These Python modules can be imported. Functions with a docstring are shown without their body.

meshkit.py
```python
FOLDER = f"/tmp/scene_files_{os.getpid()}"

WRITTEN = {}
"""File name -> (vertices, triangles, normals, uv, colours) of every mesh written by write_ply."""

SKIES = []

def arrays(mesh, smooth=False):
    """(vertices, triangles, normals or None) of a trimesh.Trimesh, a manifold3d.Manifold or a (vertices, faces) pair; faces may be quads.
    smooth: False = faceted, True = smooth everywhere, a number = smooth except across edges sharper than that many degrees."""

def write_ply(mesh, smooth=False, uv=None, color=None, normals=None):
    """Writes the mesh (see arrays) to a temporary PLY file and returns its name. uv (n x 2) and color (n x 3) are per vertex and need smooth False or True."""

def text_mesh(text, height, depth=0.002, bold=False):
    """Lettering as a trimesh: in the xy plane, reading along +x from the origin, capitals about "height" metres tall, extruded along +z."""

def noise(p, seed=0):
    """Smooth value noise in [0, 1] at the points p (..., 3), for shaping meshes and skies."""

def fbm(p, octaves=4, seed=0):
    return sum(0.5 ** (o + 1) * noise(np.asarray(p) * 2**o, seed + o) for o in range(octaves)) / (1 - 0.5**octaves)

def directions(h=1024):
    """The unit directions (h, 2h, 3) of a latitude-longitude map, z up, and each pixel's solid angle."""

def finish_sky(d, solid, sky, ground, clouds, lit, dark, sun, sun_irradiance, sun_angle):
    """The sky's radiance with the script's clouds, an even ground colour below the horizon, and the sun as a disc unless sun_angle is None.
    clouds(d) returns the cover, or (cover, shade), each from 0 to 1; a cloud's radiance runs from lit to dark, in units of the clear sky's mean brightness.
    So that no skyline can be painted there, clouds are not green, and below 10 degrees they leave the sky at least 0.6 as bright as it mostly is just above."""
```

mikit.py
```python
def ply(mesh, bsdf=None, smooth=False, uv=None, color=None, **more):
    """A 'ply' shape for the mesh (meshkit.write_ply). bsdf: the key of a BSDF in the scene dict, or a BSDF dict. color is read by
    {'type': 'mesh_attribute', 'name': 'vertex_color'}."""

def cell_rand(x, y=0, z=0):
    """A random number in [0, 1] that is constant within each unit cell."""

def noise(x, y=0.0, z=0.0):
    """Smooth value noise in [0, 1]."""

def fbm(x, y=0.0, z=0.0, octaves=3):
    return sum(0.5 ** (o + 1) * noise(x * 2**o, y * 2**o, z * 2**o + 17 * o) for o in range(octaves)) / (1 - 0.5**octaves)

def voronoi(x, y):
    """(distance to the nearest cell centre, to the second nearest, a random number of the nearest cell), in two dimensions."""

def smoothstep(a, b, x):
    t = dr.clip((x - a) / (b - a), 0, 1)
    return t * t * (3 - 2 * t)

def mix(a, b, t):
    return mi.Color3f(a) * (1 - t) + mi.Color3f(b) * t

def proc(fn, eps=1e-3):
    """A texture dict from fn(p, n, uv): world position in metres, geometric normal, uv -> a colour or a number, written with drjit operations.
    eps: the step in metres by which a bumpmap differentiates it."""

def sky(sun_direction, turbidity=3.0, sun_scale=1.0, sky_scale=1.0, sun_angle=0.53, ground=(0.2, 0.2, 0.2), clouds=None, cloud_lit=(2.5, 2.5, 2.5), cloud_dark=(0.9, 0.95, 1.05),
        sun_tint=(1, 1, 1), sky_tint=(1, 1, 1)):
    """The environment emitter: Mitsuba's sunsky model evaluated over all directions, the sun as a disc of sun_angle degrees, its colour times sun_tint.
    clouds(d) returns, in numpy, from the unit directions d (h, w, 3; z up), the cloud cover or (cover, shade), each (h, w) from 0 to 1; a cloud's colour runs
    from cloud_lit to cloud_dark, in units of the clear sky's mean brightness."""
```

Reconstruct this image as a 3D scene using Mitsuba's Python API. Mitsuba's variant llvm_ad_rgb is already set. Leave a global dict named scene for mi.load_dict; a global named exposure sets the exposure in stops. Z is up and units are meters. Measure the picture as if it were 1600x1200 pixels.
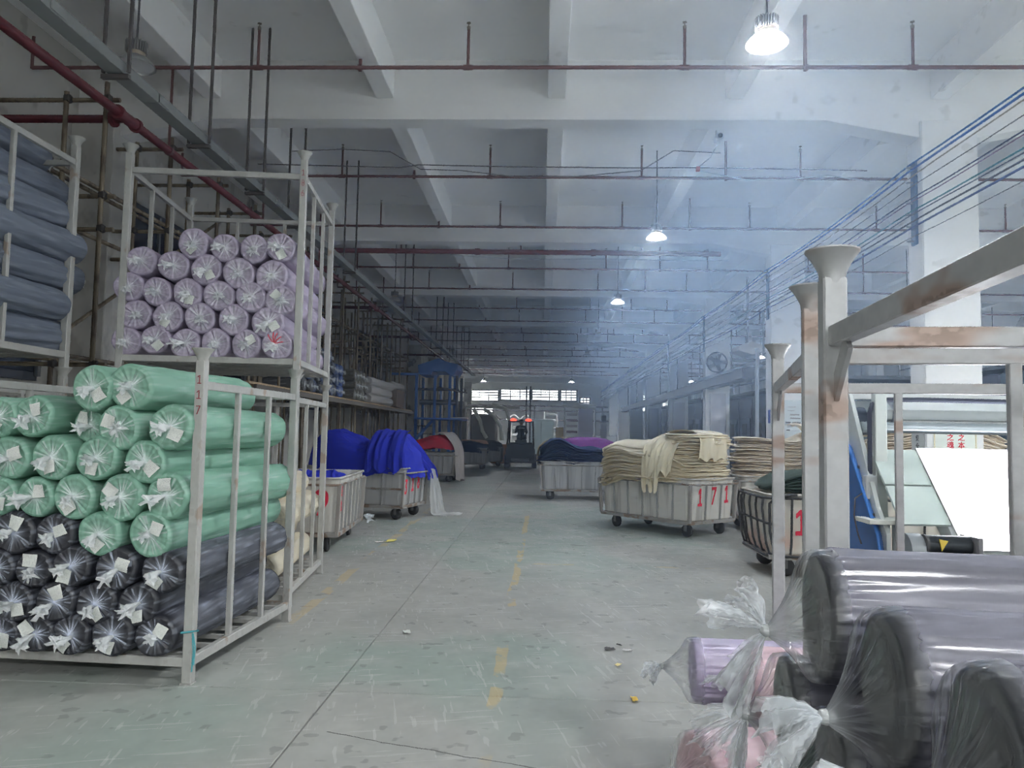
import math, random
import numpy as np, trimesh
import drjit as dr, mitsuba as mi
import mikit, meshkit
from mikit import proc, noise, fbm, voronoi, cell_rand, smoothstep, mix

# ------------------------------------------------------------------ camera, light levels, haze
YAW, PITCH, ROLL, FPX = .0408, .0654, .0194, 1180.0
EYE = np.array([0.0, 0.0, 1.5])
_f = np.array([-math.sin(YAW)*math.cos(PITCH), math.cos(YAW)*math.cos(PITCH), math.sin(PITCH)])
_r0 = np.array([math.cos(YAW), math.sin(YAW), 0.0]); _u0 = np.cross(_r0, _f)
_up = -_r0*math.sin(ROLL) + _u0*math.cos(ROLL)
S4 = mi.ScalarTransform4f
scene, labels = {}, {}
exposure = 0.74
LAMP, LAMP_HALL, LAMP_BACK = 480.0, 540.0, 1350.0  # unseen rear lamps set far brighter so bounce lifts the ceiling
SHADE = .13                          # glow added to lit reflectors to brighten the ceiling, as a share of the lens       # radiance of the high bay lamps over the aisle and over the hall beside it
LAMP_FAR = 1100.0
SCREEN, WINDOW = 9.0, 2.6
HAZE = 0.260                       # densest extinction per metre of the steam haze, see 11_haze
scene['camera'] = {'type': 'perspective', 'fov': math.degrees(2*math.atan(800/FPX)), 'fov_axis': 'x', 'near_clip': .05, 'far_clip': 500.0,
                   'to_world': S4().look_at(EYE.tolist(), (EYE+_f).tolist(), _up.tolist())}
# lamps over the aisle (x, y, lit): the row at x=1.75 burns near the camera and is dark further in; the row at x=-3.6 is off until the far end, save a lit lamp added behind the camera
LAMPS = [(1.75, -6.1, 1), (1.75, -.1, 1), (1.75, 5.94, 1), (1.78, 12.0, 1), (1.76, 18.0, 1), (1.75, 24.1, 0), (1.75, 30.1, 0), (1.75, 46.0, 1),
         (-3.62, 6.3, 0), (-3.62, -5.9, 1), (-3.62, 18.0, 0), (-3.62, 30.0, 0), (-3.66, 46.5, 1)]
HALL_LAMPS = [(8.6, y) for y in (-5.9, .1, 6.1, 12.1, 18.1, 30.1, 44.0)]+[(14.0, y) for y in (-3.0, 3.0, 9.0, 15.0, 24.0)]  # outer row is unseen, added so floor bounce brightens the ceiling
LAMP_Z = 4.65

# ------------------------------------------------------------------ mesh kit
class M:
    """Collects triangles with hard edges kept apart, and one colour per vertex."""
    def __init__(s): s.v, s.f, s.c, s.n = [], [], [], 0
    def add(s, v, f, c=(.5, .5, .5)):
        v = np.asarray(v, float); f = np.asarray(f, int)
        if f.shape[1] == 4: f = np.vstack([f[:, [0, 1, 2]], f[:, [0, 2, 3]]])
        s.v.append(v); s.f.append(f + s.n); c = np.asarray(c, float)
        s.c.append(np.tile(c, (len(v), 1)) if c.ndim == 1 else c); s.n += len(v); return s
    def arrays(s): return np.vstack(s.v), np.vstack(s.f), np.vstack(s.c)
    def tf(s, R, t):
        s.v = [v @ np.asarray(R).T + np.asarray(t) for v in s.v]; return s
    def merge(s, o):
        v, f, c = o.arrays(); return s.add(v, f, c)
    # a chamfered box; R columns are its axes
    def box(s, c, size, col=(.5, .5, .5), R=None, ch=None):
        h = np.asarray(size, float)/2; ch = min(h)*.16 if ch is None else min(ch, min(h)*.49)
        V, F = [], []
        def quad(*p):
            n = len(V); V.extend(p); F.append(list(range(n, n+4)))
        i = h - ch
        for ax in range(3):
            a, b = (ax+1) % 3, (ax+2) % 3
            for sg in (1, -1):
                q = []
                for u, w in ((1, 1), (-1, 1), (-1, -1), (1, -1)):
                    p = np.zeros(3); p[ax] = sg*h[ax]; p[a] = u*i[a]; p[b] = w*i[b]; q.append(p)
                quad(*(q if sg > 0 else q[::-1]))
        if ch > 0:
            for ax in range(3):
                a, b = (ax+1) % 3, (ax+2) % 3
                for sa in (1, -1):
                    for sb in (1, -1):
                        q = []
                        for e, k in ((1, 0), (-1, 0), (-1, 1), (1, 1)):
                            p = np.zeros(3); p[ax] = e*i[ax]
                            p[a] = sa*(h[a] if k == 0 else i[a]); p[b] = sb*(i[b] if k == 0 else h[b]); q.append(p)
                        n = np.cross(q[1]-q[0], q[2]-q[0]); m = np.zeros(3); m[a] = sa; m[b] = sb
                        quad(*(q if n @ m > 0 else q[::-1]))
        V = np.array(V)
        if R is not None: V = V @ np.asarray(R).T
        return s.add(V + np.asarray(c, float), F, col)
    def bar(s, p0, p1, w, h=None, col=(.5, .5, .5), up=(0, 0, 1), ch=None):
        p0, p1 = np.asarray(p0, float), np.asarray(p1, float); d = p1-p0; L = np.linalg.norm(d); d = d/L
        up = np.asarray(up, float)
        if abs(d @ up) > .95: up = np.array([0, 1.0, 0]) if abs(d[1]) < .9 else np.array([1.0, 0, 0])
        a = np.cross(up, d); a /= np.linalg.norm(a); b = np.cross(d, a)
        return s.box((p0+p1)/2, (L, w, h or w), col, np.stack([d, a, b], 1), ch)
    def tube(s, pts, r, col=(.5, .5, .5), n=10, caps=True):
        p = np.asarray(pts, float); r = np.broadcast_to(np.asarray(r, float), (len(p),)); t = np.gradient(p, axis=0)
        t /= np.linalg.norm(t, axis=1, keepdims=True)+1e-12
        a = np.cross(t[0], [0, 0, 1.0] if abs(t[0, 2]) < .9 else [1.0, 0, 0]); A = []
        for k in range(len(p)):
            a = a - t[k]*(a @ t[k]); a /= np.linalg.norm(a); A.append(a)
        A = np.array(A); B = np.cross(t, A); g = np.arange(n)*2*np.pi/n
        v = p[:, None] + r[:, None, None]*(np.cos(g)[None, :, None]*A[:, None] + np.sin(g)[None, :, None]*B[:, None])
        s.grid(v, col, wrap=True)
        if caps:
            for k, fl in ((0, True), (-1, False)):
                f = [[0, i+1, (i+1) % n+1] for i in range(n)]
                if fl: f = [x[::-1] for x in f]
                s.add(np.vstack([p[k], v[k]]), f, col)
        return s
    def grid(s, v, col=(.5, .5, .5), wrap=False, flip=False):
        v = np.asarray(v, float); a, b = v.shape[:2]
        i, j = np.meshgrid(np.arange(a-1), np.arange(b if wrap else b-1), indexing='ij'); k = (j+1) % b
        q = np.stack([i*b+j, i*b+k, (i+1)*b+k, (i+1)*b+j], -1).reshape(-1, 4)
        if flip: q = q[:, ::-1]
        col = np.asarray(col, float)
        return s.add(v.reshape(-1, 3), q, col if col.ndim == 1 else col.reshape(-1, 3))
    def lathe(s, prof, c=(0, 0, 0), col=(.5, .5, .5), n=24, hard=40):
        """prof: (radius, z) from bottom to top, outside; split where the profile turns sharply."""
        p = np.asarray(prof, float); runs = [[p[0]]]
        for k in range(1, len(p)):
            runs[-1].append(p[k])
            if k < len(p)-1:
                d0, d1 = p[k]-p[k-1], p[k+1]-p[k]
                if abs(math.degrees(math.atan2(d0[0]*d1[1]-d0[1]*d1[0], d0 @ d1))) > hard: runs.append([p[k]])
        g = np.arange(n)*2*np.pi/n
        for q in runs:
            q = np.array(q); v = np.stack([q[:, :1]*np.cos(g), q[:, :1]*np.sin(g), np.repeat(q[:, 1:], n, 1)], -1)
            s.grid(v + np.asarray(c, float), col, wrap=True)
        return s
    def prism(s, poly, d0, d1, axis, col=(.5, .5, .5)):
        """Extrudes the convex or simple polygon (2-D) along an axis; the 2-D axes are the other two in cyclic order."""
        from shapely.geometry import Polygon
        v2, f2 = trimesh.creation.triangulate_polygon(Polygon(poly), engine='earcut')
        a, b = (axis+1) % 3, (axis+2) % 3
        def lift(q, d):
            o = np.zeros((len(q), 3)); o[:, a] = q[:, 0]; o[:, b] = q[:, 1]; o[:, axis] = d; return o
        tri = v2[f2]; ar = (tri[:, 1, 0]-tri[:, 0, 0])*(tri[:, 2, 1]-tri[:, 0, 1])-(tri[:, 1, 1]-tri[:, 0, 1])*(tri[:, 2, 0]-tri[:, 0, 0])
        f2 = np.where((ar < 0)[:, None], f2[:, ::-1], f2)
        lo, hi = min(d0, d1), max(d0, d1)
        s.add(lift(v2, hi), f2, col); s.add(lift(v2, lo), f2[:, ::-1], col)
        P = np.asarray(poly, float); A2 = np.sum(P[:, 0]*np.roll(P[:, 1], -1)-np.roll(P[:, 0], -1)*P[:, 1])
        if A2 < 0: P = P[::-1]
        for k in range(len(P)):
            q = np.array([P[k], P[(k+1) % len(P)]]); s.add(np.vstack([lift(q, lo), lift(q[::-1], hi)]), [[0, 1, 2, 3]], col)
        return s

def taken(k): return k in scene or k in labels or any(x.startswith(k+'__') for x in (list(scene)[-400:] if '__' in k else ()))
_count = {}
def number(k):
    n = _count.get(k, 0); _count[k] = n+1
    return k if n == 0 else f'{k}_{n:03d}'
def thing(name, label, cat, group=None, kind=None):
    k = number(name); labels[k] = {'label': label, 'category': cat}
    if group: labels[k]['group'] = group
    if kind: labels[k]['kind'] = kind
    return k
def colour_uv(c):
    """A mesh of one colour carries it in its uv, which lets meshes of one material be joined; colour_fn reads it back."""
    r, g, b = np.clip(c, 0, 1); return (math.floor(r*4095)+.01+.98*g, b)
def colour_fn(p, n, uv):
    a = dr.floor(uv.x); return mi.Color3f(a/4095, dr.clip((uv.x-a-.01)/.98, 0, 1), uv.y)
ROLL_COLOURS = []
def roll_uv(base, film, shade, w):
    """Wrapped rolls: which fabric and film (index), the fabric's shade and how much film, painted sheen included, is mixed in."""
    k = (tuple(base), tuple(film))
    if k not in ROLL_COLOURS: ROLL_COLOURS.append(k)
    return np.stack([ROLL_COLOURS.index(k)*4+1+np.clip(shade, .05, 1.9), w], -1)
def roll_fn(p, n, uv):
    i = dr.floor(uv.x/4); shade = uv.x-i*4-1; c = mi.Color3f(0)
    for k, (b, f) in enumerate(ROLL_COLOURS): c = dr.select(i == k, mi.Color3f(list(b))*shade*(1-uv.y)+mi.Color3f(list(f))*uv.y, c)
    return c
def put(key, mesh, bsdf, **kw):
    v, f, c = mesh.arrays()
    if np.ptp(c[f], 1).max() > 1e-6: scene[key] = mikit.ply((v, f), bsdf+'_vc', smooth=True, color=c, **kw)
    else:
        c = np.clip(c, 0, 1); scene[key] = mikit.ply((v, f), bsdf, smooth=True, uv=np.stack([np.floor(c[:, 0]*4095)+.01+.98*c[:, 1], c[:, 2]], 1), **kw)
    return key
def part(parent, name, mesh, bsdf, label=None, kind=None, **kw):
    k = number(parent+'__'+name)
    if isinstance(mesh, dict): scene[k] = mesh
    else: put(k, mesh, bsdf, **kw)
    if label or kind:
        labels[k] = {}
        if label: labels[k]['label'] = label
        if kind: labels[k]['kind'] = kind
    return k
def single(name, mesh, bsdf, label, cat, group=None, kind=None, **kw):
    k = thing(name, label, cat, group, kind); put(k, mesh, bsdf, **kw); return k
def struct(name, mesh, bsdf, label=None, **kw):
    k = number(name); put(k, mesh, bsdf, **kw); labels[k] = {'kind': 'structure'}
    if label: labels[k]['label'] = label
    return k
def rotz(a): return np.array([[math.cos(a), -math.sin(a), 0], [math.sin(a), math.cos(a), 0], [0, 0, 1.0]])
def frame(d, up=(0, 0, 1)):
    """Rotation that takes +y to d."""
    d = np.asarray(d, float)/np.linalg.norm(d); x = np.cross(d, up); x /= np.linalg.norm(x); return np.stack([x, d, np.cross(x, d)], 1)
def nz(p, k, seed=0): return meshkit.fbm(np.asarray(p, float)*k, 3, seed)*2-1
def lin(*c): return tuple((x/255/12.92 if x < 10 else ((x/255+.055)/1.055)**2.4) for x in c)

# ------------------------------------------------------------------ materials
VC = proc(colour_fn)
ROLLC = proc(roll_fn)
def two(b): return {'type': 'twosided', 'bsdf': b}
def pr(col=VC, rough=.5, **k):
    col = col if isinstance(col, dict) else {'type': 'rgb', 'value': list(col)}
    return two({'type': 'principled', 'base_color': col, 'roughness': rough, **k})
scene['matte'] = pr(rough=.8, specular=.3)
scene['paint'] = pr(rough=.42)
scene['gloss'] = pr(rough=.2)
scene['metal'] = pr(rough=.38, metallic=.9)
scene['cloth'] = pr(rough=.95, specular=.15, sheen=.25)
scene['cloth_vc'] = pr({'type': 'mesh_attribute', 'name': 'vertex_color'}, .95, specular=.15, sheen=.25)
scene['wrapped'] = pr(ROLLC, rough=.55, specular=.3, clearcoat=1.0, clearcoat_gloss=.93)
scene['film'] = {'type': 'principledthin', 'base_color': VC, 'roughness': .16, 'spec_trans': .62, 'diff_trans': .9, 'eta': 1.5}
scene['film_white'] = {'type': 'principledthin', 'base_color': VC, 'roughness': .22, 'spec_trans': .12, 'diff_trans': .8, 'eta': 1.5}
scene['pane_dark'] = pr((.012, .017, .03), .12)

def rust_fn(p, n, uv):
    a = fbm(p.x*9+3, p.y*9, p.z*5, 4); b = fbm(p.x*34, p.y*34, p.z*16, 3)
    base = mix((.30, .30, .285), (.38, .38, .365), b)
    base = mix(base, (.23, .15, .10), smoothstep(.66, .74, a)*.6)
    return mix(base, (.20, .18, .16), smoothstep(.66, .74, b)*.3)
scene['rack_steel'] = pr(proc(rust_fn), .5)
def rust2_fn(p, n, uv):
    a = fbm(p.x*3.1+13, p.y*3.1+5, p.z*7, 4); b = fbm(p.x*40, p.y*40, p.z*40, 3)
    base = mix((.25, .255, .26), (.32, .325, .33), b)
    base = mix(base, (.20, .115, .075), smoothstep(.56, .68, a)*.7)
    return mix(base, (.10, .065, .045), smoothstep(.66, .72, a)*smoothstep(.42, .55, b)*.6)
scene['rack_steel_rusty'] = pr(proc(rust2_fn), .42)
def ceil_fn(p, n, uv):
    a = fbm(p.x*.7, p.y*.7, p.z*.7, 4); b = fbm(p.x*5, p.y*5, p.z*5, 3)
    base = mix((.78, .785, .78), (.84, .84, .835), a)
    return mix(base, (.50, .49, .46), smoothstep(.66, .78, b)*smoothstep(.55, .66, a)*.35)
scene['ceiling_paint'] = pr(proc(ceil_fn), .85, specular=.2)
def wall_fn(p, n, uv):
    a = fbm(p.x*.8, p.y*.8, p.z*.8, 4); b = fbm(p.x*4+7, p.y*4, p.z*2.5, 4)
    c = fbm(p.x*2.2+31, p.y*2.2, p.z*1.1, 4)
    base = mix((.44, .43, .41), (.58, .57, .54), a)
    base = mix(base, (.30, .29, .27), smoothstep(.55, .72, b)*.55)
    return mix(base, (.12, .115, .11), smoothstep(.64, .69, c)*smoothstep(.48, .60, b)*.85)
scene['wall_paint'] = pr(proc(wall_fn), .88, specular=.2)

def seg(x, y, pts, w):
    m = mi.Float(9)
    for (a, b), (c, d) in zip(pts, pts[1:]):
        L2 = (c-a)**2+(d-b)**2; t = dr.clip(((x-a)*(c-a)+(y-b)*(d-b))/L2, 0, 1)
        m = dr.minimum(m, dr.sqrt(dr.square(x-a-t*(c-a))+dr.square(y-b-t*(d-b))))
    return m
def floor_fn(p, n, uv):
    x, y = p.x, p.y
    a = fbm(x*.55+5, y*.40, 0, 4); b = fbm(x*2.6, y*2.6, 3, 4); c = fbm(x*14, y*11, 7, 3); s = fbm(x*3+y*1.7, y*34-x*9, 1, 3); s2 = fbm(x*38+y*8, y*5, 9, 3)
    base = mix((.278, .281, .265), (.236, .274, .250), smoothstep(.46, .64, a))
    base = mix(base, (.34, .34, .322), smoothstep(.40, .75, b)*.4)
    base = mix(base, (.20, .215, .205), smoothstep(.52, .78, fbm(x*1.3+40, y*1.1, 5, 4))*.35)
    base = base*(.93+.14*c)
    base = mix(base, (.50, .50, .48), smoothstep(.70, .80, s)*.22 + smoothstep(.72, .80, s2)*.25)
    base = mix(base, (.12, .125, .12), smoothstep(.74, .80, fbm(x*9+3, y*9, 21, 3))*.35)
    wob = (fbm(x*3, y*3, 2, 3)-.5)*.05
    wear = fbm(x*6+11, y*3.2, 4, 4)
    ym = smoothstep(.045, .034, dr.abs(x+.25+wob))*smoothstep(3.4, 3.8, y)*smoothstep(14.6, 14.0, y)*smoothstep(.50, .60, wear)
    ym = dr.maximum(ym, smoothstep(.05, .04, dr.abs(y-8.85+wob))*smoothstep(-.28, -.25, x)*smoothstep(2.2, 1.6, x)*smoothstep(.50, .62, wear)*.6)
    ym = dr.maximum(ym, smoothstep(.06, .045, dr.abs(x+2.02+(y-9)*.023+wob))*smoothstep(5.6, 6.2, y)*smoothstep(16, 14, y)*smoothstep(.40, .55, wear)*.75)
    base = mix(base, (.50, .34, .10), ym*.42)
    crack = seg(x+(fbm(x*5, y*5, 8, 3)-.5)*.05, y+(fbm(x*6, y*6, 9, 3)-.5)*.06, [(-1.05, 3.83), (-.55, 3.66), (0, 3.52), (.35, 3.40), (1.0, 3.34)], 0)
    base = mix(base, (.09, .09, .085), smoothstep(.007, .003, crack)*.85)
    return base
scene['floor_concrete'] = pr(proc(floor_fn), .55, specular=.35)
def tub_fn(p, n, uv):
    st = fbm(p.x*9+p.y*9, p.y*7-p.x*7, p.z*.7, 4); a = fbm(p.x*2.5, p.y*2.5, p.z*2.5, 3)
    base = mix((.60, .58, .53), (.70, .68, .63), a)
    return mix(base, (.33, .31, .28), smoothstep(.45, .68, st)*.7)
scene['cart_plastic'] = pr(proc(tub_fn), .38)
def tubg_fn(p, n, uv):
    st = fbm(p.x*11+p.y*11, p.y*8-p.x*8, p.z*.5, 4)
    return mix((.42, .42, .415), (.30, .30, .30), smoothstep(.40, .66, st))
scene['cart_plastic_grey'] = pr(proc(tubg_fn), .35)
def tubw_fn(p, n, uv):
    a = fbm(p.x*3, p.y*3, p.z*2, 4)
    base = mix((.76, .73, .66), (.68, .62, .52), a)
    return mix(base, (.66, .40, .32), smoothstep(.62, .30, p.z)*smoothstep(.40, .6, a)*.75)
scene['cart_plastic_stained'] = pr(proc(tubw_fn), .38)
def cframe_fn(p, n, uv):
    a = fbm(p.x*8, p.y*8, p.z*8, 4); return mix((.26, .25, .235), (.19, .135, .10), smoothstep(.48, .62, a))
scene['cart_frame'] = pr(proc(cframe_fn), .5)
def paper_fn(p, n, uv):
    row = uv.y*9; fr = row-dr.floor(row)
    on = smoothstep(.35, .45, fr)*smoothstep(.85, .75, fr)*smoothstep(.10, .12, uv.x)*smoothstep(.90, .88, uv.x)
    ink = on*dr.select(cell_rand(dr.floor(uv.x*22), dr.floor(row), dr.floor(p.x*7)) > .45, mi.Float(1), mi.Float(0))
    return mix((.64, .66, .63), (.33, .34, .35), ink*.55)
scene['paper_label'] = pr(proc(paper_fn), .7)
def wood_fn(p, n, uv):
    a = fbm(p.x*3, p.y*22, p.z*22, 3); return mix((.30, .21, .13), (.44, .33, .21), a)
scene['board_wood'] = pr(proc(wood_fn), .8)
def scaf_fn(p, n, uv):
    a = fbm(p.x*12, p.y*12, p.z*4, 3); return mix((.20, .165, .115), (.10, .075, .055), smoothstep(.42, .64, a))
scene['scaffold_steel'] = pr(proc(scaf_fn), .55, metallic=.2)

GREYSTEEL = (.45, .46, .47); DARK = (.03, .03, .032); RUBBER = (.025, .025, .026); WHITE = (.72, .73, .73); BLUE = (.06, .15, .38); RED = (.62, .03, .05)
# ------------------------------------------------------------------ the hall itself
XL, XR, YB, YF, ZC = -5.9, 17.0, -8.0, 58.0, 6.1
m = M().box(((XL+XR)/2, (YB+YF)/2, -.10), (XR-XL+.4, YF-YB+.4, .16), (.10, .10, .095), ch=0)
struct('floor', m, 'matte', 'worn grey green concrete floor with saw-cut joints and faded yellow lines')
gx = [XL, -1.18, 4.82, 10.8, XR]; gy = [YB, -1.6, 4.41, 10.4, 16.4, 22.4, 28.4, 34.4, 40.4, 46.4, 52.4, YF]
for a, b in zip(gx, gx[1:]):
    for c, d in zip(gy, gy[1:]):
        part('floor', 'slab', M().box(((a+b)/2, (c+d)/2, -.02), (b-a-.009, d-c-.006, .04), ch=.003), 'floor_concrete')
struct('ceiling', M().box(((XL+XR)/2, (YB+YF)/2, ZC+.1), (XR-XL+.4, YF-YB+.4, .2), ch=0), 'ceiling_paint', 'white painted concrete slab')
struct('wall_right', M().box((XR+.1, (YB+YF)/2, ZC/2), (.2, YF-YB+.4, ZC), ch=0), 'ceiling_paint')
struct('wall_back', M().box(((XL+XR)/2, YB-.1, ZC/2), (XR-XL+.4, .2, ZC), ch=0), 'ceiling_paint')
struct('wall_far', M().box(((XL+XR)/2, YF+.1, ZC/2), (XR-XL+.4, .2, ZC), ch=0), 'ceiling_paint')
struct('wall_left', M().box((XL-.1, (YB+YF)/2, ZC/2), (.2, YF-YB+.4, ZC), ch=0), 'wall_paint', 'grey side wall with peeling stained plaster')
BY = [9.18+5.95*k for k in range(-2, 9)]
for k, y in enumerate(BY):
    zb, zh = 5.35, 5.14
    poly = [(XL, ZC), (XL, zh), (-5.3, zh), (-4.2, zb), (3.35, zb), (4.47, zh), (5.13, zh), (6.25, zb), (XR, zb), (XR, ZC)]
    m = M().prism([(z, x) for x, z in poly], y-.14, y+.14, 1)
    struct('ceiling_beam', m, 'ceiling_paint')
    if k < len(BY)-1:
        for x in (-4.3, -2.12, 0.0, 2.16, 4.6, 6.8, 9.0, 11.2, 13.4):
            struct('ceiling_joist', M().box((x+.11, y+5.95/2, 5.86), (.22, 5.95-.29, .50), ch=.008), 'ceiling_paint')
    m = M().box((4.80, y, zh/2+.1), (.66, .36, zh+.2), ch=.012)
    struct('column', m, 'ceiling_paint', 'white painted concrete column between aisle and machine hall')
    struct('wall_column', M().box((-5.62, y, 2.65), (.55, .55, 5.3), ch=.012), 'wall_paint')
    struct('hall_column', M().box((11.6, y, 2.65), (.66, .36, 5.3), ch=.012), 'ceiling_paint')
# left wall windows (dark, unlit panes behind the pipe scaffold)
for k, y in enumerate((6.2, 12.15, 18.1, 24.05)):
    w = number('window_1') if False else f'window_{k+1}'
    put(w, M().box((XL+.02, y, 3.35), (.05, 4.6, 2.7), (.05, .06, .08), ch=.004), 'paint'); labels[w] = {'kind': 'structure', 'label': 'dark blue window in the left wall'}
    for i in range(4):
        part(w, 'pane', M().box((XL+.05, y-1.7+i*1.13, 3.35), (.02, 1.05, 2.5), ch=0), 'pane_dark')
    for i in range(5): part(w, 'mullion', M().box((XL+.065, y-2.27+i*1.135, 3.35), (.05, .06, 2.6), (.12, .13, .14)), 'paint')
# lit windows in the far wall
scene['sky_pane'] = pr((.8, .84, .86), .3)
for k, (x0, x1, z0, z1) in enumerate([(-5.6, -3.4, 4.0, 4.75), (-3.2, -1.0, 4.1, 4.85), (-.8, 1.2, 4.1, 4.85), (1.4, 2.6, 4.1, 4.85), (-5.6, -3.8, 2.9, 3.55), (6, 8, 3.4, 4.6), (8.4, 10.6, 3.4, 4.6), (2.9, 3.6, 3.5, 4.3)]):
    w = f'window_{k+5}'; y = YF-.04
    put(w, M().box(((x0+x1)/2, y, (z0+z1)/2), (x1-x0+.16, .1, z1-z0+.16), (.35, .36, .36), ch=.01), 'paint'); labels[w] = {'kind': 'structure', 'label': 'bright window strip in the far end wall'}
    n = 3
    
    for q in (.3, .55, .8): part(w, 'glazing_bar', M().box(((x0+x1)/2, y-.075, z0+(z1-z0)*q), (x1-x0, .02, .06), (.2, .21, .21)), 'paint')
    for i in range(n):
        a = x0+(x1-x0)*i/n; b = x0+(x1-x0)*(i+1)/n
        v = np.array([[a+.03, y-.06, z0], [b-.03, y-.06, z0], [b-.03, y-.06, z1], [a+.03, y-.06, z1]])
        part(w, 'pane', M().add(v, [[0, 1, 2, 3]], (.8, .8, .8)), 'sky_pane', emitter={'type': 'area', 'radiance': {'type': 'rgb', 'value': [WINDOW*.92, WINDOW*1.0, WINDOW*.95]}})

# ------------------------------------------------------------------ ceiling pipes
PIPE = (.115, .055, .058)
ords = ['first', 'second', 'third', 'fourth', 'fifth', 'sixth', 'seventh', 'eighth', 'ninth', 'tenth', 'eleventh', 'twelfth', 'thirteenth', 'fourteenth', 'fifteenth']
for k, y in enumerate([8.02, 11.56, 14.42, 18.11, 20.75, 24.0, 26.7, 29.9, 32.7, 35.8, 38.6, 41.8, 44.6, 47.7, 50.5]):
    t = thing('sprinkler_pipe', f'thin dark red sprinkler pipe across the ceiling, {ords[k]} counting from the camera', 'pipe', 'sprinkler pipes across the ceiling')
    xe = 15.5
    part(t, 'run', M().tube([(-5.8, y, 5.5), (xe, y, 5.5)], .021, PIPE), 'paint')
    part(t, 'riser', M().tube([(-5.8, y, 5.49), (-5.8, y, 5.86)], .018, PIPE), 'paint')
    for i, x in enumerate((-3.22, -.88, 1.48, 3.91, 6.3, 8.7)):
        u = part(t, 'upright', M().tube([(x, y, 5.5), (x, y, 5.93)], .016, PIPE, 8), 'paint')
        if k < 6:
            part(u, 'sprinkler_head', M().lathe([(.006, 5.92), (.02, 5.93), (.02, 5.965), (.006, 5.975), (.004, 6.0), (.024, 6.003), (.024, 6.008)], (x, y, 0), (.16, .14, .12), 10), 'paint')
            part(u, 'tee', M().tube([(x-.05, y, 5.5), (x+.05, y, 5.5)], .029, PIPE, 10), 'paint')
    for x in (-2.08, 2.78, 7.6):
        h = part(t, 'hanger', M().box((x, y+.03, 5.79), (.035, .02, .64), PIPE), 'paint')
        if k < 6: part(h, 'clamp', M().tube([(x-.02, y, 5.5), (x+.02, y, 5.5)], .033, PIPE, 10), 'paint')
RP = (.115, .024, .030)
t = thing('fire_main', 'thick dark red fire water pipe running along the left side below the ceiling', 'pipe')
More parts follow.
